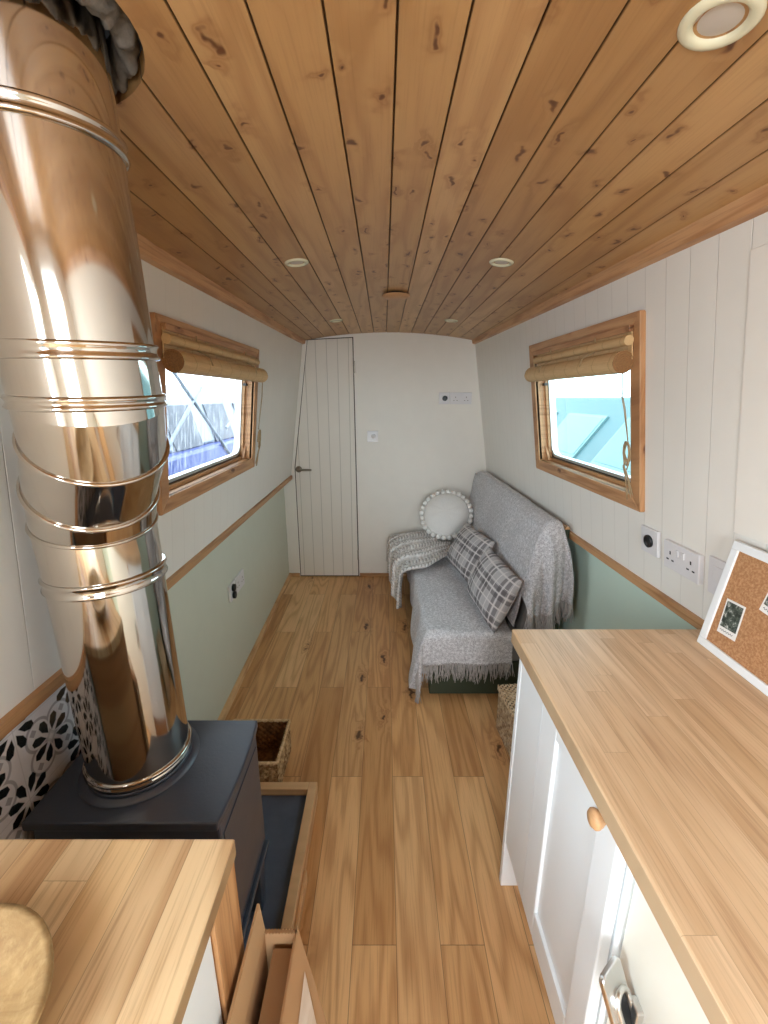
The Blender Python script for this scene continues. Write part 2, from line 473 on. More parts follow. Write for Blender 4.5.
def corkmat():
    t = NT('cork'); n = t.noise(t.coord(), 160, 4, .75); v = t.voro(t.coord(), 220)
    c = t.mix(t.step(n, .35, .7), lin(164,118,80), lin(198,152,112))
    return t.set(c, .9, 0., .15)
M['cork'] = corkmat()
M['cardboard'] = plain('brown_cardboard', lin(186,146,104), .8, var=.05, nscale=20)
M['card_in'] = plain('cardboard_inside', lin(150,112,74), .85, var=.06)
M['fluff'] = softmat('mineral_wool', lin(128,120,112), 60, .8, .35)
def printmat():
    t = NT('pale_wood_print'); X = t.xyz()
    n = t.noise(t.vec(t.m_('MULTIPLY', X[0], 90.), t.m_('MULTIPLY', X[1], 14.), 0.), 1., 3., .6, .6)
    return t.set(t.mix(n, lin(196,170,140), lin(238,228,216)), .5)
M['print'] = printmat()
def bowlmat():
    t = NT('rustic_bowl_wood'); X = t.xyz()
    n = t.noise(t.vec(t.m_('MULTIPLY', X[0], 8.), t.m_('MULTIPLY', X[1], 20.), 0.), 1., 4., .65, 1.2)
    n2 = t.noise(t.coord(), 40, 4, .7)
    c = t.mix(t.step(n, .3, .75), lin(178,148,102), lin(118,88,54))
    c = t.mix(t.m_('MULTIPLY', t.step(n2, .45, .7), .4), c, lin(204,176,128))
    t.bump(n2, .4, .003)
    return t.set(c, .6, 0., .3)
M['bowl'] = bowlmat()
def photomat(seed):
    t = NT('snapshot_image'); X = t.xyz()
    n = t.noise(t.vec(t.m_('ADD', X[1], seed), X[2], 0.), 75., 4., .75)
    c = t.ramp(n, [(.3, lin(18,24,20)), (.48, lin(56,66,58)), (.56, lin(96,104,96)), (.66, lin(214,214,208))])
    return t.set(c, .4)
M['photo_a'] = photomat(1.3); M['photo_b'] = photomat(4.1)
M['paper'] = plain('white_photo_paper', lin(238,236,232), .5, var=.01)
M['ink'] = plain('dark_ink', lin(60,60,66), .7)

def glassmat(name, tint, dirt, streak):
    t = NT(name); t.n.remove(t.b)
    tr = t.node('ShaderNodeBsdfTransparent'); tr.inputs[0].default_value = tint
    gl = t.node('ShaderNodeBsdfGlossy'); gl.inputs['Roughness'].default_value = .02
    fr = t.node('ShaderNodeFresnel'); fr.inputs[0].default_value = 1.25
    m1 = t.node('ShaderNodeMixShader'); t.l.new(fr.outputs[0], m1.inputs[0]); t.l.new(tr.outputs[0], m1.inputs[1]); t.l.new(gl.outputs[0], m1.inputs[2])
    tl = t.node('ShaderNodeBsdfTranslucent'); tl.inputs[0].default_value = (.92,.96,1,1)
    X = t.xyz()
    n = t.noise(t.vec(0., t.m_('MULTIPLY', X[1], streak), t.m_('MULTIPLY', X[2], 9.)), 1., 4., .7)
    m2 = t.node('ShaderNodeMixShader'); t.l.new(t.m_('MULTIPLY', t.step(n, .42, .75), dirt), m2.inputs[0])
    t.l.new(m1.outputs[0], m2.inputs[1]); t.l.new(tl.outputs[0], m2.inputs[2])
    t.l.new(m2.outputs[0], t.out.inputs[0]); return t.m
M['glass_l'] = glassmat('misty_window_glass', (.92,.97,1,1), .28, 60.)
M['glass_r'] = glassmat('blue_tinted_window_glass', (.70,.90,.92,1), .015, 12.)

# ------------------------------------------------------------------ room geometry
YB, YF = 3.46, -1.5            # end wall, wall behind the viewer
ZD = .883                      # dado (gunwale) height
def ceilL(y): return -.685+.0194*y
def ceilR(y): return .796-.031*y
def wl(y, z): return -.757+(ceilL(y)+.757)*(z-ZD)/.99
def wr(y, z): return .946-.031*y-.1515*(z-ZD)
def lowL(y): return -.758-.018*y
def lowR(y): return 1.005-.031*y
CX, CZ, CR = .04, 1.968, 3.57
def ceilz(x): return CZ-(CR-math.sqrt(CR*CR-(x-CX)**2))

def wallquad(mb, wf, y0, y1, z0, z1, n=1):
    mb.quad((wf(y0,z0),y0,z0),(wf(y1,z0),y1,z0),(wf(y1,z1),y1,z1),(wf(y0,z1),y0,z1))
def wallbox(mb, side, y0, y1, z0, z1, o0, o1):
    """box on a side wall; o = offset from the wall surface into the room"""
    wf, s = (wl, 1) if side == 'L' else (wr, -1)
    vs = []
    for o in (o0, o1):
        for (y, z) in ((y0,z0),(y1,z0),(y1,z1),(y0,z1)):
            vs.append((wf(y,z)+s*o, y, z))
    a = vs
    mb.add(a, [(0,1,2,3),(7,6,5,4),(0,4,5,1),(1,5,6,2),(2,6,7,3),(3,7,4,0)])

WIN = {'L': (1.335, 2.345, 1.13, 1.735), 'R': (1.378, 2.30, 1.13, 1.748)}
CAS = .052
# floor
struct(MB().box(-1.05, 1.1, YF, YB+.05, -.04, 0).build('floor', M['floor']), 'oak plank floor', 'floor')
# side walls
for side, nm, wf, mat in (('L', 'wall_left', wl, 'wall_l'), ('R', 'wall_right', wr, 'wall_r')):
    y0, y1, z0, z1 = WIN[side]
    y0 += CAS*.6; y1 -= CAS*.6; z0 += CAS*.6; z1 -= CAS*.6
    mb = MB()
    if side == 'L':
        # a side hatch behind the viewer lets daylight in
        hy0, hy1, hz0, hz1 = -.80, -.15, 1.0, 1.75
        wallquad(mb, wf, YF, hy0, ZD, 1.93); wallquad(mb, wf, hy1, y0, ZD, 1.93)
        wallquad(mb, wf, hy0, hy1, ZD, hz0); wallquad(mb, wf, hy0, hy1, hz1, 1.93)
    else:
        wallquad(mb, wf, YF, y0, ZD, 1.93)
    wallquad(mb, wf, y1, YB, ZD, 1.93)
    wallquad(mb, wf, y0, y1, ZD, z0); wallquad(mb, wf, y0, y1, z1, 1.93)
    w = struct(mb.build(nm, M[mat], fix=False), 'white boarded side wall', 'wall')
    lf = lowL if side == 'L' else lowR
    lo = MB()
    lo.quad((lf(YF),YF,0),(lf(YB),YB,0),(lf(YB),YB,ZD-.01),(lf(YF),YF,ZD-.01))
    lo.quad((lf(YF),YF,ZD-.01),(lf(YB),YB,ZD-.01),(wf(YB,ZD),YB,ZD-.001),(wf(YF,ZD),YF,ZD-.001))
    lo.build('lower_panel', M['sage' if side == 'L' else 'sage_r'], w, fix=False)
    # dado strip
    t = MB()
    s = 1 if side == 'L' else -1
    ye = YB-.012
    yA = YF
    vs = []
    for y in (yA, ye):
        a = wf(y, ZD)
        vs.append([(a-s*.002, y, ZD-.026), (a+s*.014, y, ZD-.026), (a+s*.014, y, ZD+.002), (a-s*.002, y, ZD+.004)])
    t.add(vs[0]+vs[1], [(0,1,2,3),(7,6,5,4),(0,4,5,1),(1,5,6,2),(2,6,7,3),(3,7,4,0)])
    struct(t.build('trim_1' if side == 'L' else 'trim_2', M['oakY']), 'wooden dado strip', 'trim')
    # cornice strip at the ceiling
    t = MB(); vs = []
    for y in (YF, YB):
        zb = 1.858 + (y-1.)*.0105
        a = wf(y, zb)
        vs.append([(a-s*.002, y, zb), (a+s*.020, y, zb+.004), (a+s*.030, y, zb+.048), (a-s*.002, y, zb+.06)])
    t.add(vs[0]+vs[1], [(0,1,2,3),(7,6,5,4),(0,4,5,1),(1,5,6,2),(2,6,7,3),(3,7,4,0)])
    struct(t.build('trim_3' if side == 'L' else 'trim_4', M['pineY']), 'pine cornice strip under the ceiling', 'trim')
# access panel outline on the right wall
ap = MB()
for (a, b, c, d) in ((.60, .603, .99, 1.75), (.975, .979, .985, 1.75)):
    pass
wallbox(ap, 'R', .50, 1.018, 1.176, 1.80, -.004, .004)
ap = ap.build('trim_5', M['white'], bevel=.002); struct(ap, 'white access panel in the boarded wall', 'panel')
# end wall
wb = struct(MB().box(-1.0, 1.05, YB, YB+.05, 0, 2.05).build('wall_back', M['white']), 'white end wall', 'wall')
# wall behind the viewer with a doorway
fr = MB()
fr.box(-1.0, -.28, YF-.05, YF, 0, 2.05); fr.box(.38, 1.1, YF-.05, YF, 0, 2.05)
fr.box(-.28, .38, YF-.05, YF, 1.82, 2.05); fr.box(-.28, .38, YF-.05, YF, 0, .25)
struct(fr.build('wall_front', M['white']), 'white wall behind the viewer', 'wall')

# ceiling : curved tongue and groove boards in one mesh, cut out round the flue
HX, HY, HR = -.462, .668, .148
pts = []
xe0, xe1 = -.78, .86
k0 = math.floor((xe0-.017)/.0925); k1 = math.ceil((xe1-.017)/.0925)
for k in range(k0, k1+1):
    g = .017+k*.0925
    pts += [(g-.0024, ceilz(g-.0024)), (g, ceilz(g)+.0045), (g+.0024, ceilz(g+.0024))]
    for q in (.25, .5, .75): pts.append((g+.0925*q, ceilz(g+.0925*q)))
poly = pts + [(pts[-1][0], pts[-1][1]+.02)] + [(p[0], p[1]+.022) for p in reversed(pts[1:-1:3])] + [(pts[0][0], pts[0][1]+.02)]
n = len(poly)
cb = MB()
ys = [YF, YB]
cb.prism(poly, 'Y', YF, YB)
ceil = struct(cb.build('ceiling', M['ceiling']), 'curved pine tongue and groove ceiling', 'ceiling')
cut = MB().lathe([(0,-.2),(HR,-.2),(HR,.2),(0,.2)], (HX,HY,1.93), seg=40, smooth=False).build('cutter', M['dark'], weld=True)
bm_ = ceil.modifiers.new('Hole', 'BOOLEAN'); bm_.operation = 'DIFFERENCE'; bm_.object = cut; bm_.solver = 'EXACT'
bpy.context.view_layer.update()
dg = bpy.context.evaluated_depsgraph_get()
newm = bpy.data.meshes.new_from_object(ceil.evaluated_get(dg))
ceil.modifiers.clear(); ceil.data = newm
bpy.data.objects.remove(cut, do_unlink=True)
struct(MB().box(-1.05, 1.15, YF-.05, YB+.05, 2.055, 2.09).build('roof', M['deck']), 'steel roof deck above the boards', 'roof')

# baseboards
t = MB()
t.hexa([(lowL(YF)-.001,YF,0),(lowL(YF)+.026,YF,0),(lowL(YB)+.026,YB,0),(lowL(YB)-.001,YB,0),
        (lowL(YF)-.001,YF,.026),(lowL(YF)+.020,YF,.026),(lowL(YB)+.020,YB,.026),(lowL(YB)-.001,YB,.026)])
struct(t.build('baseboard_left', M['skirt'], bevel=.003), 'oak skirting strip', 'baseboard')
t = MB(); t.box(-.208, .9, YB-.014, YB+.001, 0, .03); t.box(-.84, -.727, YB-.014, YB+.001, 0, .03)
struct(t.build('baseboard_back', M['oakX'], bevel=.003), 'oak skirting strip on the end wall', 'baseboard')

# ------------------------------------------------------------------ door in the end wall
dpoly = [(-.716,.012),(-.222,.012),(-.238,1.928),(-.574,1.912),(-.716,.95)]
gapp = [(-.724,.0),(-.214,.0),(-.231,1.936),(-.578,1.92),(-.724,.952)]
gap = MB().prism([(x,z) for x,z in gapp], 'Y', YB-.002, YB+.002).build('door_gap_shade', M['gap'])  # dark sheet behind the door, its colour stands in for shade in the gap
struct(gap, 'dark sheet painted as the shaded gap round the cabin door', 'trim')
door = MB().prism(dpoly, 'Y', YB-.014, YB).build('door_1', M['doorpaint'], bevel=.002)
struct(door, 'white boarded cabin door with sloping left edge', 'door')
h = MB().lathe([(0,0),(.026,0),(.026,.006),(.022,.009),(.011,.010),(.010,.045),(0,.045)], (-.688,YB-.014,.937), (0,-1,0), 24)
h.tube([(-.688,YB-.052,.937),(-.665,YB-.056,.937),(-.58,YB-.056,.936)], [.010,.0095,.008], 10)
h.build('door_handle', M['steelgrey'], door)
for z in (.20, 1.72):
    MB().box(-.226-.004*(z/1.9), -.214-.006*(z/1.9), YB-.019, YB-.013, z-.045, z+.045).build('door_hinge', M['steelgrey'], door, bevel=.002)

# ------------------------------------------------------------------ windows
def rrect(y0, y1, z0, z1, r, n=8):
    pts = []
    for (cy, cz, a0) in ((y1-r,z1-r,0),(y0+r,z1-r,PI/2),(y0+r,z0+r,PI),(y1-r,z0+r,3*PI/2)):
        for k in range(n+1):
            a = a0+PI/2*k/n
            pts.append((cy+r*math.cos(a), cz+r*math.sin(a)))
    return pts
def make_window(side, nm, glass, label):
    wf, s = (wl, 1) if side == 'L' else (wr, -1)
    y0, y1, z0, z1 = WIN[side]
    root = thing(nm, label, 'window', (0,0,0)); root['kind'] = 'structure'
    P = lambda y, z, o: (wf(y,z)+s*o, y, z)
    # casing : four mitred boards
    iy0, iy1, iz0, iz1 = y0+CAS, y1-CAS, z0+CAS, z1-CAS
    O = [(y0,z0),(y1,z0),(y1,z1),(y0,z1)]; I = [(iy0,iz0),(iy1,iz0),(iy1,iz1),(iy0,iz1)]
    for k in range(4):
        a, b, c, d = O[k], O[(k+1)%4], I[(k+1)%4], I[k]
        mb = MB(); e = .018
        vs = [P(*q, -.001) for q in (a,b,c,d)] + [P(*q, e) for q in (a,b,c,d)]
        mb.hexa(vs)
        mb.build('casing_board', M['pineY' if k % 2 == 0 else 'pineZ'], root, bevel=.003)
    # reveal lining
    rv = MB()
    D = -.06
    for k in range(4):
        a, b = I[k], I[(k+1)%4]
        rv.quad(P(*a,.012), P(*b,.012), P(*b,D), P(*a,D))
    rv.build('reveal', M['pineY'], root)
    # inner stop bead
    sb = MB()
    bw = .016
    J = [(iy0+bw,iz0+bw),(iy1-bw,iz0+bw),(iy1-bw,iz1-bw),(iy0+bw,iz1-bw)]
    for k in range(4):
        a, b, c, d = I[k], I[(k+1)%4], J[(k+1)%4], J[k]
        sb.hexa([P(*q,-.045) for q in (a,b,c,d)]+[P(*q,-.03) for q in (a,b,c,d)])
    sb.build('stop_bead', M['oakY'], root)
    # aluminium frame with rounded corners
    out = rrect(iy0, iy1, iz0, iz1, .012); mid = rrect(iy0+.012, iy1-.012, iz0+.022, iz1-.012, .05); inn = rrect(iy0+.022, iy1-.022, iz0+.034, iz1-.022, .045)
    def ring(A, B, o1, o2):
        n = len(A); m = MB()
        vs = [P(*p,o1) for p in A]+[P(*p,o2) for p in B]
        return m.add(vs, [(k,(k+1)%n,n+(k+1)%n,n+k) for k in range(n)], False)
    ring(out, mid, -.052, -.050).build('window_seal', M['seal'], root, fix=False)
    m = ring(mid, mid, -.072, -.042); n = len(mid)
    m.add([P(*p,-.042) for p in mid]+[P(*p,-.044) for p in inn], [(k,(k+1)%n,n+(k+1)%n,n+k) for k in range(n)])
    m.add([P(*p,-.044) for p in inn]+[P(*p,-.075) for p in inn], [(k,(k+1)%n,n+(k+1)%n,n+k) for k in range(n)])
    m.build('window_frame', M['alu'], root, fix=False)
    MB().add([P(*p,-.06) for p in inn], [tuple(range(n)) if side == 'L' else tuple(range(n-1,-1,-1))]).build('pane', M[glass], root, fix=False)
    # little wooden corner block and side stay
    for yy, dy in ((iy0+.002, 1), (iy1-.002, -1)):
        cb_ = MB()
        tri = [(yy, iz0+.002), (yy+dy*.03, iz0+.002), (yy, iz0+.07)]
        cb_.add([P(*q,-.03) for q in tri]+[P(*q,-.018) for q in tri], [(0,1,2),(5,4,3),(0,3,4,1),(1,4,5,2),(2,5,3,0)])
        cb_.build('corner_block', M['pineZ'], root)
    for yy in ((iy0, iy0+.03), (iy1-.03, iy1)):
        st = MB(); wallbox(st, side, yy[0], yy[1], 1.555, 1.567, -.035, -.02); st.build('window_stay', M['black'], root)
    return root
make_window('L', 'window_1', 'glass_l', 'pine cased window on the left wall')
make_window('R', 'window_2', 'glass_r', 'pine cased window on the right wall')

# ------------------------------------------------------------------ bamboo blinds
def make_blind(side, label, cordy, tail):
    wf, s = (wl, 1) if side == 'L' else (wr, -1)
    y0, y1, z0, z1 = WIN[side]
    a, b = y0+.028, y1-(.07 if side == 'L' else .11)
    zr = 1.605
    root = thing('bamboo_roll_blind', label, 'blind', ((wf((a+b)/2, zr)), (a+b)/2, zr))
    def L(p): return (p[0]-root.location.x, p[1]-root.location.y, p[2]-root.location.z)
    ra = Vector((wf(a,zr)+s*.052, a, zr)); rb = Vector((wf(b,zr)+s*.052, b, zr))
    R = .035
    roll = MB()
    # roll with a visible loose outer turn
    ax = (rb-ra).normalized(); nx = Vector((1,0,0)); nx = (nx-ax*nx.dot(ax)).normalized(); nz = ax.cross(nx)
    seg = 40; vs = []
    for e in (ra, rb):
        for k in range(seg+1):
            t = 2*PI*k/seg
            r = R*(1-.07*k/seg)
            vs.append(L(e+nx*math.cos(t)*r*s+nz*math.sin(t)*r))
    roll.add(vs, [(k, k+1, seg+1+k+1, seg+1+k) for k in range(seg)], True)
    roll.build('roll', M['bamboo'], root, fix=False)
    for e, off in ((ra, -.0005), (rb, .0005)):
        # spiral end face
        en = MB()
        pv = []; N = 130
        for k in range(N+1):
            t = 2*PI*k/26; r = R*.97*(1-k/(N+4))
            pv.append(L(e+ax*off+nx*math.cos(t)*r*s+nz*math.sin(t)*r))
        en.add([L(e+nx*math.cos(2*PI*k/30)*R*.96*s+nz*math.sin(2*PI*k/30)*R*.96) for k in range(30)], [tuple(range(30))])
        en.tube(pv, .0012, 4)
        en.build('roll_end', M['rollend'], root, fix=False)
    sh = MB()
    ns = 14
    for k in range(ns):
        zz0 = zr+.008+k*(.088/ns); zz1 = zz0+.088/ns*.9
        for (o0, o1) in ((.022, .026),):
            vs = []
            for o in (o0, o1):
                for (y, z) in ((a,zz0),(b-.02,zz0),(b-.02,zz1),(a,zz1)): vs.append(L((wf(y,z)+s*o, y, z)))
            sh.add(vs, [(0,1,2,3),(7,6,5,4),(0,4,5,1),(1,5,6,2),(2,6,7,3),(3,7,4,0)])
    sh.build('slat_panel', M['bamboo'], root)
    fd = MB()
    fp = [L((wf(y,1.668)+s*.034, y, 1.668)) for y in (a, b-.02)]
    fd.tube(fp, .0155, 14); fd.build('blind_fold', M['bamboo'], root)
    hd = MB(); vs = []
    for o in (.018, .034):
        for (y, z) in ((a,1.692),(b-.02,1.692),(b-.02,1.712),(a,1.712)): vs.append(L((wf(y,z)+s*o, y, z)))
    hd.add(vs, [(0,1,2,3),(7,6,5,4),(0,4,5,1),(1,5,6,2),(2,6,7,3),(3,7,4,0)])
    hd.build('head_rail', M['pineY'], root, bevel=.002)
    for yc in (a+.2, b-.2):
        c = MB()
        x = lambda z, o: wf(yc, z)+s*o
        c.tube([L(p) for p in ((x(1.70,.036),yc,1.70),(x(1.65,.034),yc+.006,1.655),(x(1.63,.078),yc+.012,1.632),(x(1.607,.087),yc+.014,1.607),(x(1.575,.07),yc+.014,1.579))], .0022, 6)
        c.build('lift_cord', M['cord'], root)
    c = MB(); yc = cordy
    zt = tail
    for dy in (0, .007):
        c.tube([L(p) for p in ((wf(yc,1.6)+s*.03,yc+dy,1.6),(wf(yc,1.5)+s*.03,yc+dy+.004,1.5),(wf(yc,zt+.1)+s*.028,yc-.006+dy,zt+.1),(wf(yc,zt)+s*.026,yc-.018+dy*.3,zt))], .0016, 6)
    # knotted bundle of spare cord
    for k in range(7):
        w = random.uniform(-.012,.012); hgt = random.uniform(.06,.10)
        cx = wf(yc,zt)+s*.028
        loop = [(cx+s*.006*math.sin(t)+random.uniform(-.002,.002), yc-.02+w+.016*math.cos(t), zt-hgt/2+hgt/2*math.sin(t)) for t in [2*PI*q/10 for q in range(10)]]
        c.tube([L(p) for p in loop], .0022, 5, closed=True)
    for k in range(6):
        w = random.uniform(-.016,.016)
        c.tube([L(p) for p in ((wf(yc,zt)+s*.03,yc-.018,zt-.08),(wf(yc,zt-.1)+s*.028,yc-.018+w*.6,zt-.12),(wf(yc,zt-.2)+s*.024,yc-.02+w,zt-.17-random.uniform(0,.03)))], [.003,.0024,.0016], 5)
    c.build('pull_cord', M['cord'], root)
    return root
make_blind('L', 'bamboo blind rolled up over the left wall window behind the steel flue', 2.375, 1.33)
make_blind('R', 'bamboo blind rolled up over the right wall window above the sofa', 1.445, 1.36)

# ------------------------------------------------------------------ sockets and switches
def plate_L(mb, y0, y1, z0, z1, th):     # on the lower left panel
    a = [(lowL(y)+o, y, z) for o in (0, th) for (y, z) in ((y0,z0),(y1,z0),(y1,z1),(y0,z1))]
    mb.add(a, [(0,1,2,3),(7,6,5,4),(0,4,5,1),(1,5,6,2),(2,6,7,3),(3,7,4,0)])
def slots_R(mb, yc, zc, off):
    for (dy, dz, w, h_) in ((0,.014,.0035,.008),(-.011,-.008,.007,.0035),(.011,-.008,.007,.0035)):
        wallbox(mb, 'R', yc+dy-w/2*1.4, yc+dy+w/2*1.4, zc+dz-h_/2*1.3, zc+dz+h_/2*1.3, off, off+.0006)
s1 = thing('socket', 'white square socket plate with round black outlet on right wall', 'socket', (wr(1.337,1.044),1.337,1.044))
def loc(root, mb):
    x, y, z = root.location
    mb.v = [(p[0]-x, p[1]-y, p[2]-z) for p in mb.v]; return mb
mb = MB(); wallbox(mb, 'R', 1.337-.043, 1.337+.043, 1.044-.044, 1.044+.044, 0, .012); loc(s1, mb).build('face_plate', M['plastic'], s1, bevel=.003)
x = wr(1.337,1.044)-.012
mb = MB().lathe([(0,-.001),(.021,-.001),(.021,.006),(.016,.007),(.015,.004),(0,.004)], (x,1.337,1.044), (-1,0,-.15), 24); loc(s1, mb).build('outlet', M['black'], s1)
s2 = thing('socket', 'white double mains socket on right wall beside corkboard', 'socket', (wr(1.184,1.035),1.184,1.035))
mb = MB(); wallbox(mb, 'R', 1.184-.074, 1.184+.074, 1.035-.044, 1.035+.044, 0, .016); loc(s2, mb).build('face_plate', M['plastic'], s2, bevel=.003)
for yy in (1.184+.043, 1.184-.043):
    mb = MB(); slots_R(mb, yy, 1.03, .0162); loc(s2, mb).build('pin_slots', M['black'], s2)
for d in (.012, -.012):
    mb = MB(); wallbox(mb, 'R', 1.184+d-.006, 1.184+d+.006, 1.043, 1.063, .016, .020); loc(s2, mb).build('rocker_switch', M['plastic'], s2, bevel=.001)
s3 = thing('switch', 'white switch plate half hidden behind the corkboard', 'switch', (wr(1.045,1.04),1.045,1.04))
mb = MB(); wallbox(mb, 'R', 1.0, 1.085, .985, 1.09, 0, .01); loc(s3, mb).build('face_plate', M['plastic'], s3, bevel=.003)
mb = MB(); wallbox(mb, 'R', 1.02, 1.065, 1.01, 1.07, .01, .014); loc(s3, mb).build('rocker_switch', M['plastic'], s3, bevel=.002)

s4 = thing('socket', 'white double socket on the sage green panel', 'socket', (lowL(2.16),2.16,.525))
mb = MB(); plate_L(mb, 2.10, 2.245, .482, .57, .012); loc(s4, mb).build('face_plate', M['plastic'], s4, bevel=.003)
for yc in (2.135, 2.21):
    mb = MB()
    for (dy, dz, w, h_) in ((0,.012,.005,.01),(-.011,-.01,.009,.005),(.011,-.01,.009,.005)):
        xx = lowL(yc)+.0122
        mb.box(xx, xx+.0006, yc+dy-w/2, yc+dy+w/2, .525+dz-h_/2, .525+dz+h_/2)
    loc(s4, mb).build('pin_slots', M['steelgrey'], s4)
s5 = thing('socket', 'white socket plate with two black outlets on the sage green panel', 'socket', (lowL(2.05),2.05,.525))
mb = MB(); plate_L(mb, 2.005, 2.092, .482, .57, .012); loc(s5, mb).build('face_plate', M['plastic'], s5, bevel=.003)
for z in (.506, .547):
    mb = MB().lathe([(0,0),(.019,0),(.019,.012),(.014,.014),(0,.012)], (lowL(2.05)+.012,2.05,z), (1,0,0), 20); loc(s5, mb).build('outlet', M['black'], s5)

s6 = thing('socket', 'white socket plate with round black outlet on the end wall', 'socket', (.468,YB,1.49))
mb = MB().box(.426, .511, YB-.011, YB, 1.446, 1.534); loc(s6, mb).build('face_plate', M['plastic'], s6, bevel=.003)
mb = MB().lathe([(0,0),(.02,0),(.02,.008),(.015,.010),(0,.008)], (.472,YB-.011,1.49), (0,-1,0), 20); loc(s6, mb).build('outlet', M['black'], s6)
s7 = thing('socket', 'white double mains socket on the end wall', 'socket', (.597,YB,1.49))
mb = MB().box(.513, .68, YB-.011, YB, 1.446, 1.534); loc(s7, mb).build('face_plate', M['plastic'], s7, bevel=.003)
for xc in (.555, .638):
    mb = MB()
    for (dx, dz, w, h_) in ((0,.013,.005,.011),(-.012,-.011,.009,.005),(.012,-.011,.009,.005)):
        mb.box(xc+dx-w/2, xc+dx+w/2, YB-.0116, YB-.011, 1.485+dz-h_/2, 1.485+dz+h_/2)
    loc(s7, mb).build('pin_slots', M['steelgrey'], s7)
for xc in (.586, .607):
    mb = MB().box(xc-.006, xc+.006, YB-.0145, YB-.011, 1.505, 1.525); loc(s7, mb).build('rocker_switch', M['plastic'], s7, bevel=.001)
s8 = thing('switch', 'small square white control plate on the end wall right of the door', 'switch', (-.09,YB,1.198))
mb = MB().box(-.133, -.047, YB-.012, YB, 1.155, 1.241); loc(s8, mb).build('face_plate', M['plastic'], s8, bevel=.003)
mb = MB().lathe([(0,0),(.018,0),(.017,.008),(0,.008)], (-.083,YB-.012,1.2), (0,-1,0), 20); loc(s8, mb).build('dial', M['plastic'], s8)

# ------------------------------------------------------------------ ceiling lights and vent
def downlight(x, y, r, label):
    z = ceilz(x)
    sl = -(x-CX)/CR
    root = thing('ceiling_light', label, 'light', (x,y,z), (0, -math.asin(sl), 0), 'recessed ceiling lights')
    MB().lathe([(r*.60,.004),(r*.64,-.002),(r*.74,-.006),(r*.92,-.005),(r,-.002),(r,.001)], (0,0,0), seg=32).build('bezel', M['brass'], root)
    MB().lathe([(0,-.001),(r*.4,-.0015),(r*.64,.001)], (0,0,0), seg=24).build('lens', M['lens'], root)
downlight(.414, .668, .045, 'large round cream-rimmed ceiling light at the top right corner')
downlight(-.303, 1.665, .042, 'round ceiling light left of centre, the nearer one on the left')
downlight(.405, 1.655, .042, 'round ceiling light right of centre, level with the right window')
downlight(-.292, 2.84, .042, 'small far round ceiling light near the top of the door')
downlight(.407, 2.82, .042, 'small far round ceiling light near the end wall on the right')
v = thing('ceiling_vent', 'round wood-coloured vent in the middle of the pine ceiling', 'vent', (.055,2.2,ceilz(.055)))
MB().lathe([(0,-.022),(.05,-.022),(.066,-.014),(.066,-.010),(.05,-.006)], seg=32).build('vent_cap', M['pineY'], v)
MB().lathe([(.045,-.010),(.045,.001)], seg=24).build('vent_neck', M['dark'], v)

# ------------------------------------------------------------------ flue pipe
fl = thing('flue_pipe', 'tall polished steel stove flue with jointed elbow rising to the ceiling', 'flue', (-.58,.843,.665))
def lf(p): return Vector(p)-fl.location
path = [(-.58,.843,.668),(-.582,.839,1.15),(-.582,.836,1.262),(-.556,.808,1.335),(-.489,.740,1.428),(-.473,.718,1.487),(-.470,.709,1.565),(-.468,.690,1.835),(-.467,.675,2.05)]
rad = [.107,.107,.108,.108,.106,.105,.1035,.1025,.1025]
Pv = [lf(p) for p in path]
# mitre planes
def ringframe(i):
    if i == 0: t = Pv[1]-Pv[0]
    elif i == len(Pv)-1: t = Pv[-1]-Pv[-2]
    else: t = (Pv[i+1]-Pv[i]).normalized()+(Pv[i]-Pv[i-1]).normalized()
    return t.normalized()
SEG = 64
def ringpts(i, r):
    t = ringframe(i); e = (Pv[min(i+1,len(Pv)-1)]-Pv[max(min(i,len(Pv)-2),0)]).normalized()
    up = Vector((0,1,0)); nx = (up-t*up.dot(t)).normalized(); ny = t.cross(nx)
    out = []
    for k in range(SEG):
        a = 2*PI*k/SEG; d = nx*math.cos(a)+ny*math.sin(a)
        dd = d-e*d.dot(e)
        out.append(Pv[i]+d*r/max(dd.length,.6))
    return out
for i in range(len(Pv)-1):
    A, B = ringpts(i, rad[i]), ringpts(i+1, rad[i+1])
    mb = MB(); nn = 6; vs = []
    for q in range(nn+1):
        f = q/nn; vs += [a.lerp(b, f) for a, b in zip(A, B)]
    mb.add(vs, [(q*SEG+k, q*SEG+(k+1)%SEG, (q+1)*SEG+(k+1)%SEG, (q+1)*SEG+k) for q in range(nn) for k in range(SEG)], True)
    mb.build('pipe_section', M['steel'], fl, fix=True)
def seam(i, r, th=.004):
    mb = MB(); mb.tube(ringpts(i, r), th, 8, closed=True); mb.build('seam_ring', M['steel'], fl)
def band(p, ax, r, h, th=.0035):
    """raised joining collar with a bead at each edge"""
    mb = MB()
    mb.lathe([(r-.004,-h/2-.004),(r+th,-h/2-.003),(r+th+.003,-h/2),(r+th,-h/2+.004),(r+th*.7,0),(r+th,h/2-.004),(r+th+.003,h/2),(r+th,h/2+.003),(r-.004,h/2+.004)], lf(p), ax, SEG)
    mb.build('seam_ring', M['steel'], fl)
band((-.581,.840,1.145), (0,0,1), .107, .022)
seam(2, .108); seam(3, .109, .0045); seam(4, .107, .004)
band((-.4725,.7165,1.495), (.02,-.05,1), .1045, .014)
band((-.470,.709,1.568), (.01,-.06,1), .1035, .018)
band((-.468,.690,1.835), (.005,-.07,1), .1025, .016)
band((-.58,.843,.690), (0,0,1), .107, .012)
MB().lathe([(.1085,0),(.111,.001),(.111,.006),(.1085,.008)], lf((-.58,.843,.667)), (0,0,1), SEG).build('base_ring', M['stove'], fl)
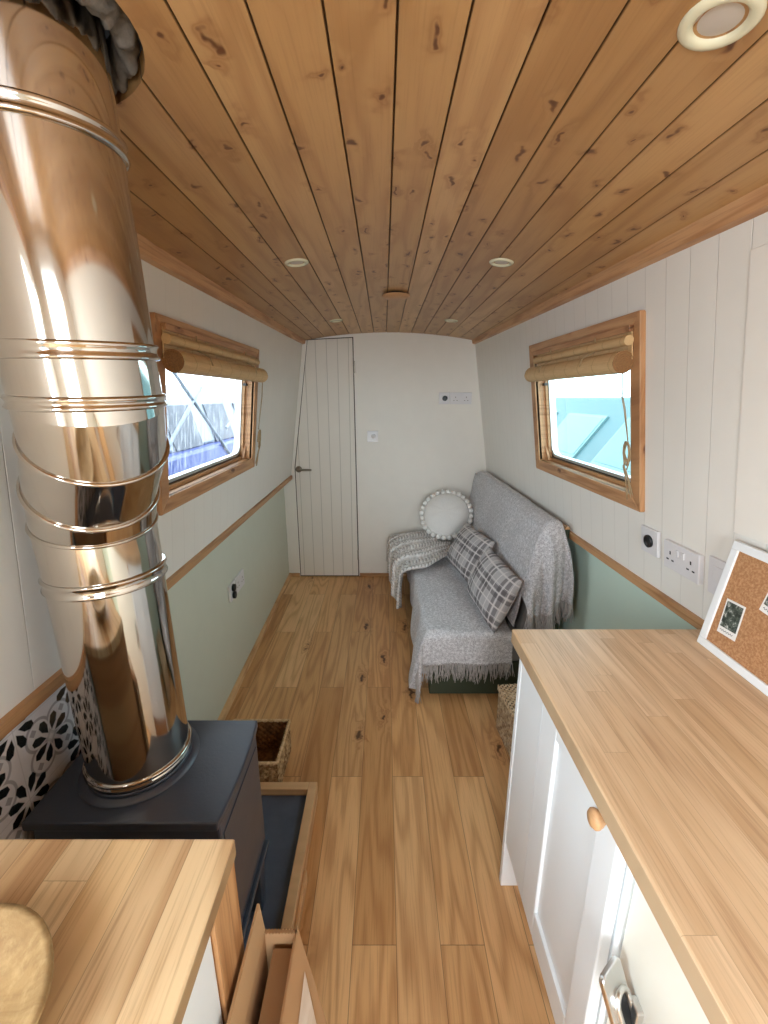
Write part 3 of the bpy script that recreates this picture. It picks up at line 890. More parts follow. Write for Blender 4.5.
# insulation round the hole
ins = MB()
from mathutils import noise as mnoise
def tor(u, v):
    a = u*2*PI; b = v*2*PI
    q = Vector((math.cos(a)*1.4, math.sin(a)*1.4, 0))
    k = 1+.55*mnoise.noise(q*4+Vector((math.cos(b),math.sin(b),0))*.9)+.35*mnoise.noise(q*11+Vector((math.cos(b),0,math.sin(b)))*1.6)
    rr = .1275+.017*math.cos(b)*min(k, 1.1)
    return (-.4675+rr*math.cos(a), .681+rr*math.sin(a), 1.975+.026*math.sin(b)*k+.006*math.sin(a*3))
ins.grid(180, 26, tor)
tag(ins.build('insulation', M['fluff']), 'grey white insulation wool in the ceiling hole around the flue', 'insulation')

# ------------------------------------------------------------------ stove on its hearth
ZT = .66
st = thing('wood_stove', 'black wood burning stove under the steel flue', 'stove', (-.53,.82,.05))
top = []
fx = lambda q: -.331-.010*(2*q-1)**2        # gently bowed front edge
yA, yB_ = .682, .975
poly = [(-.742,yA)] + [(fx(q/10), yA+(yB_-yA)*q/10) for q in range(11)] + [(-.742,yB_)]
mb = MB().prism(poly, 'Z', ZT-.022, ZT); loc(st, mb).build('top_plate', M['stove'], st, bevel=.004)
mb = MB().box(-.735, -.343, .695, .962, .265, ZT-.022); loc(st, mb).build('body', M['stove'], st, bevel=.005)
mb = MB().box(-.3435, -.3405, .71, .946, .30, .60); loc(st, mb).build('stove_door', M['stove'], st, bevel=.003)
mb = MB().box(-.735, -.332, .695, .956, .255, .268); loc(st, mb).build('ash_lip', M['stove'], st, bevel=.003)
for (x, y) in ((-.375,.93),(-.375,.715),(-.70,.93),(-.70,.715)):
    mb = MB()
    a, b = .028, .02
    mb.hexa([(x-b,y-b,.0468),(x+b,y-b,.0468),(x+b,y+b,.0468),(x-b,y+b,.0468),(x-a,y-a,.258),(x+a,y-a,.258),(x+a,y+a,.258),(x-a,y+a,.258)])
    loc(st, mb).build('leg', M['stove'], st, bevel=.004)
mb = MB().lathe([(.128,0),(.128,.002),(.118,.004),(.116,.0065),(.1,.0065)], (-.58,.843,ZT), seg=48); loc(st, mb).build('flue_collar', M['stove'], st)
he = thing('hearth_tray', 'low wooden framed slate hearth on the floor under the stove', 'hearth', (-.5,.9,0))
HX1, HY0, HY1, HH = -.255, .50, 1.325, .076
mb = MB().box(HX1-.032, HX1, HY0, HY1, 0.001, HH); loc(he, mb).build('frame_board', M['hearthwood'], he, bevel=.003)
mb = MB().box(-.752, HX1-.032, HY1-.032, HY1, 0.001, HH); loc(he, mb).build('frame_board', M['hearthwood'], he, bevel=.003)
mb = MB().box(HX1, HX1+.011, HY0, HY1-.30, 0.001, .05); loc(he, mb).build('edge_bead', M['skirt'], he, bevel=.003)
mb = MB().box(-.75, HX1-.032, HY0, HY1-.032, 0.001, .046); loc(he, mb).build('slate_slab', M['slate'], he)
# tiled splashback
mb = MB()
ta, tb = .47, 1.32
a = [(lowL(y)+o, y, z) for o in (.001, .010) for (y, z) in ((ta,.05),(tb,.05),(tb,ZD-.027),(ta,ZD-.027))]
mb.add(a, [(0,1,2,3),(7,6,5,4),(0,4,5,1),(1,5,6,2),(2,6,7,3),(3,7,4,0)])
tag(mb.build('tiled_splashback', M['tiles']), 'black and white flower patterned tiles on the wall behind the stove', 'tiles')

# ------------------------------------------------------------------ woven baskets
def woven_box(root, w, d, h, mat_o, mat_i, rim, open_=True, amp=.0035, cell=.014, taper=.0):
    """w along X, d along Y, root at base centre"""
    def wall(m, p0, p1, sgn, off):
        L = (Vector(p1)-Vector(p0)).length; nu = max(8, int(L/cell)*4); nv = max(8, int(h/cell)*4)
        dirv = (Vector(p1)-Vector(p0)).normalized(); nrm = Vector((dirv.y, -dirv.x, 0))*sgn
        def fn(u, v):
            k = math.sin(u*L/cell*PI)*math.sin(v*h/cell*PI)
            p = Vector(p0).lerp(Vector(p1), u)
            sc = 1+taper*(v-1)
            q = Vector((p.x*sc, p.y*sc, v*h)) + nrm*(amp*k+off)
            return q
        m.grid(nu, nv, fn)
    c = [(-w/2,-d/2,0),(w/2,-d/2,0),(w/2,d/2,0),(-w/2,d/2,0)]
    o = MB()
    for k in range(4): wall(o, c[k], c[(k+1)%4], 1, 0)
    o.build('woven_wall', mat_o, root)
    if open_:
        i = MB()
        for k in range(4): wall(i, c[k], c[(k+1)%4], 1, -.009)
        i.quad((-w/2,-d/2,.006),(w/2,-d/2,.006),(w/2,d/2,.006),(-w/2,d/2,.006))
        i.build('lining', mat_i, root)
    r = MB(); 
    pts = []
    for (x, y) in ((-w/2,-d/2),(w/2,-d/2),(w/2,d/2),(-w/2,d/2)):
        pts.append((x, y))
    loop = []
    for k in range(4):
        p, q = Vector(pts[k]+(h,)), Vector(pts[(k+1)%4]+(h,))
        nn = 24
        for j in range(nn):
            t = p.lerp(q, j/nn); t.z += .0015*math.sin(j*PI)
            loop.append(t)
    r.tube(loop, rim, 6, closed=True)
    # twisted wrap over the rim
    for k in range(4):
        p, q = Vector(pts[k]+(h,)), Vector(pts[(k+1)%4]+(h,))
        nn = int((q-p).length/.012)
        dv = (q-p).normalized()
        for j in range(nn):
            m_ = p.lerp(q, (j+.5)/nn)
            side = Vector((dv.y,-dv.x,0))
            r.tube([m_-dv*.005+side*rim*1.05-Vector((0,0,rim*.5)), m_+Vector((0,0,rim*1.15)), m_+dv*.005-side*rim*1.05-Vector((0,0,rim*.5))], rim*.35, 5)
    r.build('rim', M['rimpale'], root)
bk = thing('woven_basket', 'open brown seagrass basket on the floor behind the stove hearth', 'basket', (-.53,1.455,.0))
woven_box(bk, .24, .225, .145, M['wicker'], M['wicker_dark'], .006)
b2 = thing('wicker_box', 'pale lidded wicker box on the floor between sofa and white cabinet', 'basket', (.715,1.53,0), (0,0,.09))
woven_box(b2, .345, .36, .205, M['wicker_pale'], M['wicker_dark'], .004, open_=False)
ld = MB()
def lidf(u, v):
    x = (u-.5)*.355; y = (v-.5)*.37
    k = math.sin(x/.013*PI)*math.sin(y/.013*PI)
    return (x, y, .226+.0035*k)
ld.grid(108, 112, lidf)
for (x0, y0, x1, y1) in ((-.1775,-.185,.1775,-.185),(.1775,-.185,.1775,.185),(.1775,.185,-.1775,.185),(-.1775,.185,-.1775,-.185)):
    L_ = math.hypot(x1-x0, y1-y0); dx, dy = (x1-x0)/L_, (y1-y0)/L_
    def sf(u, v, x0=x0, y0=y0, dx=dx, dy=dy, L_=L_):
        k = math.sin(u*L_/.013*PI)*math.sin(v*.024/.013*PI)*.003
        return (x0+dx*u*L_+dy*k, y0+dy*u*L_-dx*k, .202+.024*v)
    ld.grid(int(L_/.013)*4, 8, sf)
ld.build('lid', M['lattice'], b2)

# ------------------------------------------------------------------ left kitchen unit
WZ = .89
lw = MB().box(-.755, -.213, -.75, .474, WZ-.03, WZ)
tag(lw.build('worktop', M['worktop2'], bevel=.003), 'light wooden worktop at the lower left with mixed brown staves', 'worktop')
lc = thing('kitchen_cabinet', 'cabinet under the left worktop with a thick oak end panel and white front', 'cabinet', (-.5,.2,0))
mb = MB().box(-.735, -.217, .396, .472, 0.001, WZ-.031); loc(lc, mb).build('end_panel', M['endpanel'], lc, bevel=.002)
mb = MB().box(-.735, -.255, -.74, .392, .1, WZ-.031); loc(lc, mb).build('carcass', M['cabwhite'], lc)
mb = MB().box(-.255, -.222, -.30, .393, .12, WZ-.045); loc(lc, mb).build('door', M['cabwhite'], lc, bevel=.003)
mb = MB().box(-.70, -.30, -.74, .392, 0.001, .1); loc(lc, mb).build('plinth', M['cabwhite'], lc)
bo = thing('wooden_bowl', 'shallow round rustic wooden bowl on the lower left worktop', 'bowl', (-.444,.244,WZ))
prof = [(0,0),(.06,0),(.092,.010),(.114,.030),(.1195,.041),(.1185,.045),(.111,.044),(.090,.024),(.06,.012),(.03,.009),(0,.008)]
bw = MB().lathe(prof, seg=72)
for i, p in enumerate(bw.v):
    a = math.atan2(p[1], p[0]); r = math.hypot(p[0], p[1])
    k = 1+.012*math.sin(3*a+.4)+.008*math.sin(7*a)
    bw.v[i] = (p[0]*k, p[1]*k*1.02, p[2]*(1+.06*math.sin(5*a+1)))
bw.build('bowl_body', M['bowl'], bo)

# ------------------------------------------------------------------ cardboard box beside the left unit
cb = thing('cardboard_box', 'tall narrow open cardboard box standing beside the left cabinet', 'box', (-.172,.28,0))
BX0, BX1, BY0, BY1, BZ = -.199, -.142, .05, .505, .655
def card(name, vs4, th, mat, n):
    """thin board from four corners, thickened along n"""
    nv = Vector(n)*th
    mb = MB(); a = [Vector(p) for p in vs4]
    mb.hexa(a+[p+nv for p in a]); return loc(cb, mb).build(name, mat, cb)
card('box_wall', [(BX0,BY0,0.002),(BX0,BY1,0.002),(BX0,BY1,BZ),(BX0,BY0,BZ)], .004, M['cardboard'], (1,0,0))
card('box_wall', [(BX1-.004,BY0,0.002),(BX1-.004,BY1,0.002),(BX1-.004,BY1,BZ),(BX1-.004,BY0,BZ)], .004, M['cardboard'], (1,0,0))
card('box_wall', [(BX0,BY1-.004,0.002),(BX1,BY1-.004,0.002),(BX1,BY1-.004,BZ),(BX0,BY1-.004,BZ)], .004, M['cardboard'], (0,1,0))
card('box_wall', [(BX0,BY0,0.002),(BX1,BY0,0.002),(BX1,BY0,BZ),(BX0,BY0,BZ)], .004, M['cardboard'], (0,1,0))
card('box_floor', [(BX0,BY0,.004),(BX1,BY0,.004),(BX1,BY1,.004),(BX0,BY1,.004)], .004, M['card_in'], (0,0,1))
card('inner_sleeve', [(BX0+.019,BY0+.01,.01),(BX0+.019,BY1-.012,.01),(BX0+.019,BY1-.012,.632),(BX0+.019,BY0+.01,.632)], .032, M['card_in'], (1,0,0))
card('flap', [(BX0,BY0,BZ),(BX0,BY1,BZ),(BX0-.010,BY1+.012,BZ+.04),(BX0-.012,BY0,BZ+.04)], .004, M['cardboard'], (1,0,0))
card('flap', [(BX1,BY0,BZ),(BX1,BY1+.002,BZ),(BX1+.088,BY1-.155,BZ-.005),(BX1+.1,BY0,BZ-.01)], .004, M['cardboard'], (0,0,1))
lb = card('label_panel', [(BX1+.030,BY0+.02,BZ+.0028),(BX1+.022,BY1-.055,BZ+.0034),(BX1+.066,BY1-.150,BZ+.0008),(BX1+.085,BY0+.02,BZ-.002)], .0012, M['print'], (0,0,1))
lb['label'] = 'pale printed panel'
def corr(u, v):
    x = BX0+.004+(BX1-BX0-.008)*u
    return (x, BY1-.006+.006*v+.0012*math.sin(u*60), BZ+.0012)
mb = MB().grid(80, 2, corr, False); loc(cb, mb).build('corrugated_edge', M['card_in'], cb)

# ------------------------------------------------------------------ right kitchen unit
rw = MB().box(.348, .874, -.75, 1.05, WZ-.04, WZ)
tag(rw.build('worktop', M['worktop'], bevel=.004), 'long pale oak stave worktop on the right', 'worktop')
rc = thing('kitchen_cabinet', 'white shaker cabinet with round wooden knob under the right worktop', 'cabinet', (.6,.8,0))
FX = .37
ZC = WZ-.041
mb = MB().box(FX, .86, 1.012, 1.032, 0.001, ZC); loc(rc, mb).build('end_panel', M['cabwhite'], rc, bevel=.002)
mb = MB().box(FX+.002, FX+.022, .855, 1.011, .185, ZC); loc(rc, mb).build('filler_panel', M['cabwhite'], rc, bevel=.0015)
mb = MB().box(FX+.024, .86, .522, 1.01, .185, ZC); loc(rc, mb).build('carcass', M['cabwhite'], rc)
mb = MB().box(FX+.07, FX+.088, .522, 1.01, 0.001, .185); loc(rc, mb).build('plinth', M['oakY'], rc)
# shaker door
D0, D1, DZ0, DZ1 = .522, .851, .190, ZC-.004
dr = MB()
sw = .082
dr.box(FX, FX+.021, D0, D0+sw*.75, DZ0, DZ1); dr.box(FX, FX+.021, D1-sw, D1, DZ0, DZ1)
dr.box(FX, FX+.021, D0+sw*.75, D1-sw, DZ0, DZ0+sw); dr.box(FX, FX+.021, D0+sw*.75, D1-sw, DZ1-.06, DZ1)
loc(rc, dr)
dr = dr.build('door', M['cabwhite'], rc, bevel=.003)
mb = MB().box(FX+.008, FX+.018, D0+sw*.75, D1-sw, DZ0+sw, DZ1-.06); loc(rc, mb).build('door_panel', M['cabwhite'], dr)
kn = MB().lathe([(0,0),(.008,0),(.008,.006),(.013,.012),(.0165,.019),(.0165,.024),(.012,.029),(0,.030)], (FX,.556,.826), (-1,0,0), 28)
loc(rc, kn).build('knob', M['hearthwood'], dr)
# appliance next to it
fg = thing('undercounter_appliance', 'cream white appliance under the right worktop with chrome handle plate', 'appliance', (.63,.1,0))
AX = .402
mb = MB().box(AX, .86, -.2, .516, .02, ZC); loc(fg, mb).build('casing', M['cream'], fg, bevel=.006)
# chrome handle plate with an oval ring, turned towards the room
def rr2(w, h, r, n=6):
    return [(p[0], p[1]) for p in rrect(-w, w, -h, h, r, n)]
PA = Vector((AX-.027,.448,.560))
xa = Vector((.80,.60,.0)).normalized(); za = Vector((.52,-.72,.40)); za = (za-xa*za.dot(xa)).normalized(); ya = za.cross(xa)
if ya.z < 0: xa = -xa; ya = za.cross(xa)
T = lambda p: PA+xa*p[0]+ya*p[1]+za*p[2]
def slabT(poly, z0, z1):
    m = MB().prism(poly, 'Z', z0, z1); m.v = [tuple(T(p)) for p in m.v]; return loc(fg, m)
slabT(rr2(.027, .075, .010), -.005, .004).build('handle_plate', M['chrome'], fg, bevel=.002)
mb = MB().tube([T((.016*math.cos(2*PI*k/44)+.003, (.030 if math.sin(2*PI*k/44) > 0 else -.030)+.016*math.sin(2*PI*k/44)-.006, .007)) for k in range(44)], .0045, 10, closed=True)
loc(fg, mb).build('handle_ring', M['chrome'], fg)
slabT([(.012*math.cos(2*PI*k/30)+.003, (.030 if math.sin(2*PI*k/30) > 0 else -.030)+.012*math.sin(2*PI*k/30)-.006) for k in range(30)], .004, .0052).build('handle_recess', M['black'], fg)
mb = MB().box(AX-.012, AX+.002, .440, .464, .52, .58); loc(fg, mb).build('handle_mount', M['chrome'], fg, bevel=.003)

# ------------------------------------------------------------------ corkboard with snapshots
lean = math.atan2(.040, .278)
kb = thing('corkboard', 'white framed cork noticeboard leaning on the wall at the back of the right worktop', 'board', (.806,.786,WZ+.001), (0, lean, 0))
KW, KH, KF = .40, .278, .02
mb = MB()
mb.box(0, .014, -KW/2, KW/2, 0, KF); mb.box(0, .014, -KW/2, KW/2, KH-KF, KH)
mb.box(0, .014, -KW/2, -KW/2+KF, KF, KH-KF); mb.box(0, .014, KW/2-KF, KW/2, KF, KH-KF)
mb.build('frame', M['cabwhite'], kb, bevel=.002)
MB().box(.005, .011, -KW/2+KF, KW/2-KF, KF, KH-KF).build('cork_panel', M['cork'], kb)
def snapshot(dy, h0, rx, mat, label, scale=1.):
    m = Matrix.Translation(kb.location) @ Matrix.Rotation(lean, 4, 'Y') @ Matrix.Translation((.0044, dy, h0)) @ Matrix.Rotation(rx, 4, 'X')
    o = bpy.data.objects.new('snapshot', None); C.objects.link(o); o.matrix_world = m; o.empty_display_size = .02
    tag(o, label, 'photo', 'snapshots pinned to the corkboard')
    w, h = .027*scale, .043*scale
    MB().box(-.0005, .0003, -w, w, -h, h).build('print_paper', M['paper'], o)
    MB().box(-.0009, -.0005, -w+.004, w-.004, -h+.017, h-.005).build('image', M[mat], o)
    ik = MB()
    # handwriting-like caption strokes
    yy = w-.007
    pts = [(-.0009, yy-k*.0022, -h+.009+.0022*math.sin(k*1.9)) for k in range(18)]
    ik.tube(pts, .0005, 4); ik.build('caption', M['ink'], o)
snapshot(.921-.786, .100, -.06, 'photo_a', 'instant photo of a figure among leaves pinned to the lower left of the corkboard')
snapshot(.835-.786, .196, .10, 'photo_b', 'instant photo pinned nearer the right edge of the frame on the corkboard')

# ------------------------------------------------------------------ sofa
so = thing('sofa_bed', 'low sofa with dark green wooden frame against the right wall', 'sofa', (.55,2.65,0))
SX0, SX1, SY0, SY1, SZ = .215, .72, 1.90, 3.40, .36
mb = MB().box(SX0+.02, .80, SY0+.012, SY1, .012, .20); loc(so, mb).build('base', M['darkgreen'], so, bevel=.004)
mb = MB().box(SX0, .70, SY0, SY1, .20, SZ); loc(so, mb).build('seat_mattress', M['mattress'], so, bevel=.03, seg=4)
def slab(x0b, x1b, x0t, x1t, z0, z1, y0, y1):
    return [(x0b,y0,z0),(x1b,y0,z0),(x1b,y1,z0),(x0b,y1,z0),(x0t,y0,z1),(x1t,y0,z1),(x1t,y1,z1),(x0t,y1,z1)]
mb = MB(); q = slab(.675,.79,.775,.825,.33,.925,SY0+.03,SY1); q[6] = (.800,SY1-.02,.915); q[7] = (.772,SY1-.02,.915); q[2] = (.79,SY1-.02,.33); q[3] = (.675,SY1-.02,.33); mb.hexa(q); loc(so, mb).build('backrest_mattress', M['mattress'], so, bevel=.03, seg=4)
mb = MB().hexa(slab(.846,.874,.846,.874,.012,.90,SY0+.026,SY0+.062)); loc(so, mb).build('back_post', M['darkgreen'], so, bevel=.004)
mb = MB().hexa([(.848,SY0+.024,.9005),(.872,SY0+.024,.9005),(.872,SY0+.064,.9005),(.848,SY0+.064,.9005),(.852,SY0+.024,.912),(.868,SY0+.024,.912),(.868,SY0+.064,.912),(.852,SY0+.064,.912)])
loc(so, mb).build('post_cap', M['oakY'], so)

def wob(a, b, k=1.):
    return .006*k*math.sin(a*23+b*7)+.005*k*math.sin(a*11-b*17+1.3)+.004*k*math.sin(b*31+a*3)
def fringe(root, pts, down, n_out, lmin=.045, lmax=.085, rad_=.0022, per=1):
    mb = MB()
    for p in pts:
        for q in range(per):
            p_ = Vector(p)+Vector((random.uniform(-.004,.004), random.uniform(-.004,.004), random.uniform(-.004,.004)))
            L_ = random.uniform(lmin, lmax)
            sx_, sy_ = random.uniform(-.018,.018), random.uniform(-.012,.012)
            o1 = Vector(n_out)*random.uniform(-.002,.006)
            mb.tube([p_+Vector((0,0,.006)), p_+o1+Vector((sx_*.3,sy_*.3,-L_*.4)), p_+o1*1.5+Vector((sx_,sy_,-L_))], [rad_,rad_*1.1,rad_*.5], 4)
    f = mb.build('fringe', M['fringe'], root); f['kind'] = 'stuff'
    return f
# throw over the seat: unrolled cloth coordinates a (from the front edge) and b (from the near end)
TX, TY, TZ = SX0-.022, SY0-.016, SZ+.016
DL, DN = .30, .155
def seatcloth(a, b):
    """a<0 hangs down the front, b<0 hangs down the near end"""
    r = .03
    def roll(t):
        # returns (horizontal offset, drop)
        if t >= r: return t, 0.
        if t >= -r*.57:
            th = (r-t)/r
            th = min(th, PI/2)
            return r-r*math.sin(th), r-r*math.cos(th)
        return 0., r+(-r*.57-t)
    x, dz1 = roll(a); y, dz2 = roll(b)
    if a < 0 and b < 0:
        # hanging corner: falls in a soft fold that flares out
        m = math.hypot(dz1, dz2); k = min(dz1, dz2)
        x -= .25*k*(dz2/(dz1+dz2+1e-6))+.03*dz1
        y -= .22*k*(dz1/(dz1+dz2+1e-6))
        z = TZ-max(dz1, dz2)-.22*k
    else:
        z = TZ-max(dz1, dz2)
        if a < 0: x -= .20*max(0,-a)*(1-min(1,max(0,b)/.75)*.95) + .012*math.sin(b*16)*min(1,-a/.1)
        if b < 0: y -= .05*max(0,-b) + .008*math.sin(a*26+.5)*min(1,-b/.08)
    flat = 1 if (a > .03 and b > .03) else .35
    return Vector((TX+x+wob(a,b,.5)*(1-flat*.6), TY+y+wob(b,a,.4)*(1-flat*.6), z+wob(a,b,.45)*flat))
ts = thing('seat_throw', 'grey tweed fringed throw spread over the sofa seat and hanging down its near end', 'throw', (.45,2.6,SZ))
mb = MB()
A0, A1, B0, B1 = -DL, .445, -DN, 1.48
def sfn(u, v):
    a = A0+(A1-A0)*u; b = B0+(B1-B0)*v
    if a < 0 and b > .12:        # the hem rises towards the far end
        a *= 1-.22*min(1, (b-.12)/.4)
    if a > .44: return seatcloth(a, b)+Vector((0,0,.0))
    return seatcloth(a, b)
mb.grid(84, 150, sfn)
loc(ts, mb); o = mb.build('cloth', M['tweed'], ts, fix=False)
sm = o.modifiers.new('Solid', 'SOLIDIFY'); sm.thickness = .006; sm.offset = -1
pts = [seatcloth(-.28+.725*k/150, -DN) for k in range(151)]
fr_ = fringe(ts, [Vector(p)-ts.location for p in pts], None, (0,-1,0), .05, .10, .0019, 2)
# throw over the backrest
tb = thing('backrest_throw', 'grey tweed throw draped over the sofa backrest with fringed corner at the near end', 'throw', (.78,2.65,.9))
prof = [(.662,.392),(.662,.42),(.680,.52),(.702,.63),(.724,.74),(.742,.83),(.756,.90),(.775,.932),(.800,.940),(.824,.930),(.836,.905),(.839,.85),(.838,.70)]
def pr(s):
    s = max(0, min(.9999, s))*(len(prof)-1); i = int(s); f = s-i
    a, b = prof[i], prof[i+1]
    return a[0]+(b[0]-a[0])*f, a[1]+(b[1]-a[1])*f
BY = SY0+.022
def poff(u, y):
    k = max(0, min(1, (u-.45)/.3)); k = k*k*(3-2*k)
    return -.016+.016*k-.020*k*(y-1.93)/1.47
def bfn(u, v):
    x, z = pr(u); y = BY+(SY1+.03-BY)*v
    far = max(0, (v-.9)/.1)
    k = max(0, min(1, (u-.45)/.3)); k = k*k*(3-2*k)
    return (x-.016+.016*k-.020*k*(y-1.93)/1.47+wob(y, z, .9)*.4*(1-.6*k), y, z+.006+wob(z, y, .5)*.4-.03*far*far*(1 if u > .5 else 0))
mb = MB(); mb.grid(60, 110, bfn)
endbot = []
def efn(u, v):
    # u along the profile from the front to the back, v hanging down
    s = .20+.66*u
    x, z = pr(s)
    xb = .690+.205*u; zb = .50-.03*math.sin(u*5)+.03*u
    zb = min(zb, z-.02)
    f = v
    ease = 1-(1-f)**2
    xx = x+(xb-x)*ease*.85
    zz = z+(zb-z)*f
    yy = BY+.001-.060*math.sin(min(1,f*1.8)*PI/2)-.020*math.sin(u*13+.6)*min(1, f*1.6)-.012*math.sin(u*27)*f
    return Vector((xx+poff(s, BY)*(1-f)-.006*f+wob(BY, z, .9)*.3*(1-f), yy+wob(xx*2, zz*2, .5)*min(1, f*5), zz+.006*(1-f)))
mb.grid(60, 44, efn)
endbot = [efn(k/70, 1.) for k in range(71)]
loc(tb, mb); o = mb.build('cloth', M['tweed'], tb, fix=False)
sm = o.modifiers.new('Solid', 'SOLIDIFY'); sm.thickness = .006; sm.offset = 0
fringe(tb, [p-tb.location for p in endbot], None, (0,-1,0), .06, .11, .0022, 3)

# cushions
def pillow(mb, w, h, th, n=36, pw=2.6):
    def f(side):
        def g(u, v):
            x = 2*u-1; y = 2*v-1
            # edges pull in slightly between the corners
            px = x*(1-.045*(1-y*y)*0+ .0)*(1-.06*(1-abs(x))*0)
            kx = 1-.05*(1-y*y)*1; ky = 1-.05*(1-x*x)
            e = max(0, (1-abs(x)**pw)*(1-abs(y)**pw))
            z = th/2*e**.55
            z *= 1+.06*math.sin(5*x+2*y)*math.cos(3*y)
            edge = 1-.04*(1-abs(y)**2)*abs(x)**6
            return (x*w/2*(1-.045*(1-y*y)*abs(x)**3), y*h/2*(1-.045*(1-x*x)*abs(y)**3), side*z)
        return g
    mb.grid(n, n, f(1)); mb.grid(n, n, f(-1)); return mb
def orient(o, xa, za):
    xa = Vector(xa).normalized(); za = Vector(za); za = (za-xa*za.dot(xa)).normalized(); ya = za.cross(xa)
    m = Matrix((xa, ya, za)).transposed().to_4x4(); m.translation = o.location; o.matrix_world = m
c2 = thing('tartan_cushion', 'grey tartan cushion nearest the front of the sofa, leaning on the backrest', 'cushion', (.574,2.12,.522), group='tartan cushions on the sofa')
mb = MB(); pillow(mb, .48, .30, .13); mb.build('cover', M['tartan'], c2, weld=True)
orient(c2, (-.10,1,.02), (-.86,-.10,.38))
c1 = thing('tartan_cushion', 'grey tartan cushion behind the nearer one, beside the round pompom cushion', 'cushion', (.545,2.62,.537), group='tartan cushions on the sofa')
cc = c2.children[0].copy(); C.objects.link(cc); cc.parent = c1
orient(c1, (-.16,1,-.03), (-.80,-.16,.46))
# round pompom cushion
rc_ = thing('round_cushion', 'round off white cushion edged with white pompoms at the far end of the sofa', 'cushion', (.478,3.185,.630))
def disc(side):
    def g(u, v):
        r = u; a = v*2*PI
        z = side*.075*max(0, (1-r**2.4))**.6*(1+.03*math.sin(9*a)*r)
        return (.178*r*math.cos(a), .178*r*math.sin(a), z)
    return g
mb = MB(); mb.grid(16, 64, disc(1)); mb.grid(16, 64, disc(-1)); mb.build('cover', M['cream_fab'], rc_, weld=True)
pm = MB()
pm.ball((0,0,0), .0205, 12, 8)
for k in range(len(pm.v)):
    p = Vector(pm.v[k]); pm.v[k] = tuple(p*(1+random.uniform(-.08,.08)))
p0 = pm.build('pompom', M['pom'], rc_, weld=True)
NP = 28
for k in range(NP):
    q = p0 if k == 0 else p0.copy()
    if k: C.objects.link(q); q.parent = rc_
    a = 2*PI*k/NP
    q.location = (.188*math.cos(a), .188*math.sin(a), 0); q.rotation_euler = (k, k*2.1, 0)
orient(rc_, (1,-.25,.0), (-.42,-.62,.52))
# chunky knit throw
kt = thing('knitted_throw', 'chunky cream and grey knitted throw bunched over the far corner of the sofa', 'throw', (.30,3.1,.4))
def kf(u, v):
    # u runs from the middle of the seat out over the front edge and down; v runs along the sofa
    y0_ = 2.66+.42*max(0, 1-u/.42)**1.2
    y = y0_+(3.40-y0_)*v - .04*(1-v)*math.sin(u*3)
    s = u*.765
    top_ = .47-.05*v
    xb = .60-.02*v-s
    hump = .055*math.sin(PI*min(1,max(0,(s)/.5)))*(.35+.65*math.sin(v*PI*.9+.2))
    edge = .165-.07*v
    z0 = SZ+.042
    if xb > edge:
        x = xb; z = z0+hump
    else:
        d = edge-xb
        th = min(d/.06, PI/2)
        x = edge-.06*math.sin(th)-.10*max(0,d-.094)*.5
        z = z0-.06*(1-math.cos(th))-max(0, d-.094)
        z += hump
    fold = .020*math.sin(v*23+u*2.5)+.010*math.sin(v*41-u*3)
    z += fold*(.7 if xb > edge else .2)*min(1, u*4+.2)
    x += (-fold*.9 if xb <= edge else 0)
    y += .012*math.sin(u*9+v*5)
    knitb = .0035*math.sin(v*2*PI*13)
    return (x-knitb, min(y, YB-.03), max(z+knitb, .045))
mb = MB(); mb.grid(130, 150, kf, uvs=lambda u, v: (v, u)); loc(kt, mb)
o = mb.build('cloth', M['knit'], kt, fix=False)
sm = o.modifiers.new('Solid', 'SOLIDIFY'); sm.thickness = .014; sm.offset = 1

# ------------------------------------------------------------------ outside : neighbouring boats, water
M['water'] = plain('canal_water', lin(70,84,84), .15, nscale=2)
struct(MB().box(-14, 14, -8, 22, -.75, -.7).build('ground', M['water']), 'canal water outside', 'water')
M['hullblue'] = plain('blue_boat_paint', lin(34,56,128), .4, nscale=3, var=.12)
M['cabinwhite'] = plain('white_boat_paint', lin(112,121,132), .4, var=.1)
M['greyframe'] = plain('grey_boat_frame', lin(46,54,68), .5)
M['teal'] = plain('teal_boat_cover', lin(58,88,92), .5, nscale=3, var=.08)
M['teal_pale'] = plain('pale_teal_panel', lin(82,112,115), .4, var=.04)
M['teal_line'] = plain('pale_edging', lin(104,132,134), .5)
nb = thing('moored_boat', 'blue and white boat moored outside the left window', 'boat', (-2.4,4.5,-.7))
mb = MB().box(-3.6, -1.85, 1.0, 10.5, -.7, .99); loc(nb, mb).build('hull', M['hullblue'], nb, bevel=.03)
mb = MB().hexa([(-3.4,1.6,.99),(-1.98,1.6,.99),(-1.98,10,.99),(-3.4,10,.99),(-3.2,1.6,1.62),(-2.15,1.6,1.62),(-2.15,10,1.62),(-3.2,10,1.62)]); loc(nb, mb).build('cabin', M['cabinwhite'], nb, bevel=.03)
for k in range(5):
    y0 = 3.1+k*1.0
    mb = MB()
    xx = lambda z: -1.975-.17*(z-.99)/.63
    mb.hexa([(xx(1.0)-.01,y0,1.0),(xx(1.0)+.012,y0,1.0),(xx(1.0)+.012,y0+.62,1.0),(xx(1.0)-.01,y0+.62,1.0),(xx(1.42)-.01,y0,1.42),(xx(1.42)+.012,y0,1.42),(xx(1.42)+.012,y0+.62,1.42),(xx(1.42)-.01,y0+.62,1.42)])
    loc(nb, mb).build('boat_window', M['greyframe'], nb)
mb = MB()
for (y0, z0, y1, z1) in ((3.3,.85,4.5,1.6),(5.2,.8,3.9,1.75),(5.1,1.15,6.6,1.7)):
    mb.tube([(-1.84,y0,z0),(-1.84,y1,z1)], .018, 6)
loc(nb, mb).build('mooring_pole', M['cabinwhite'], nb)
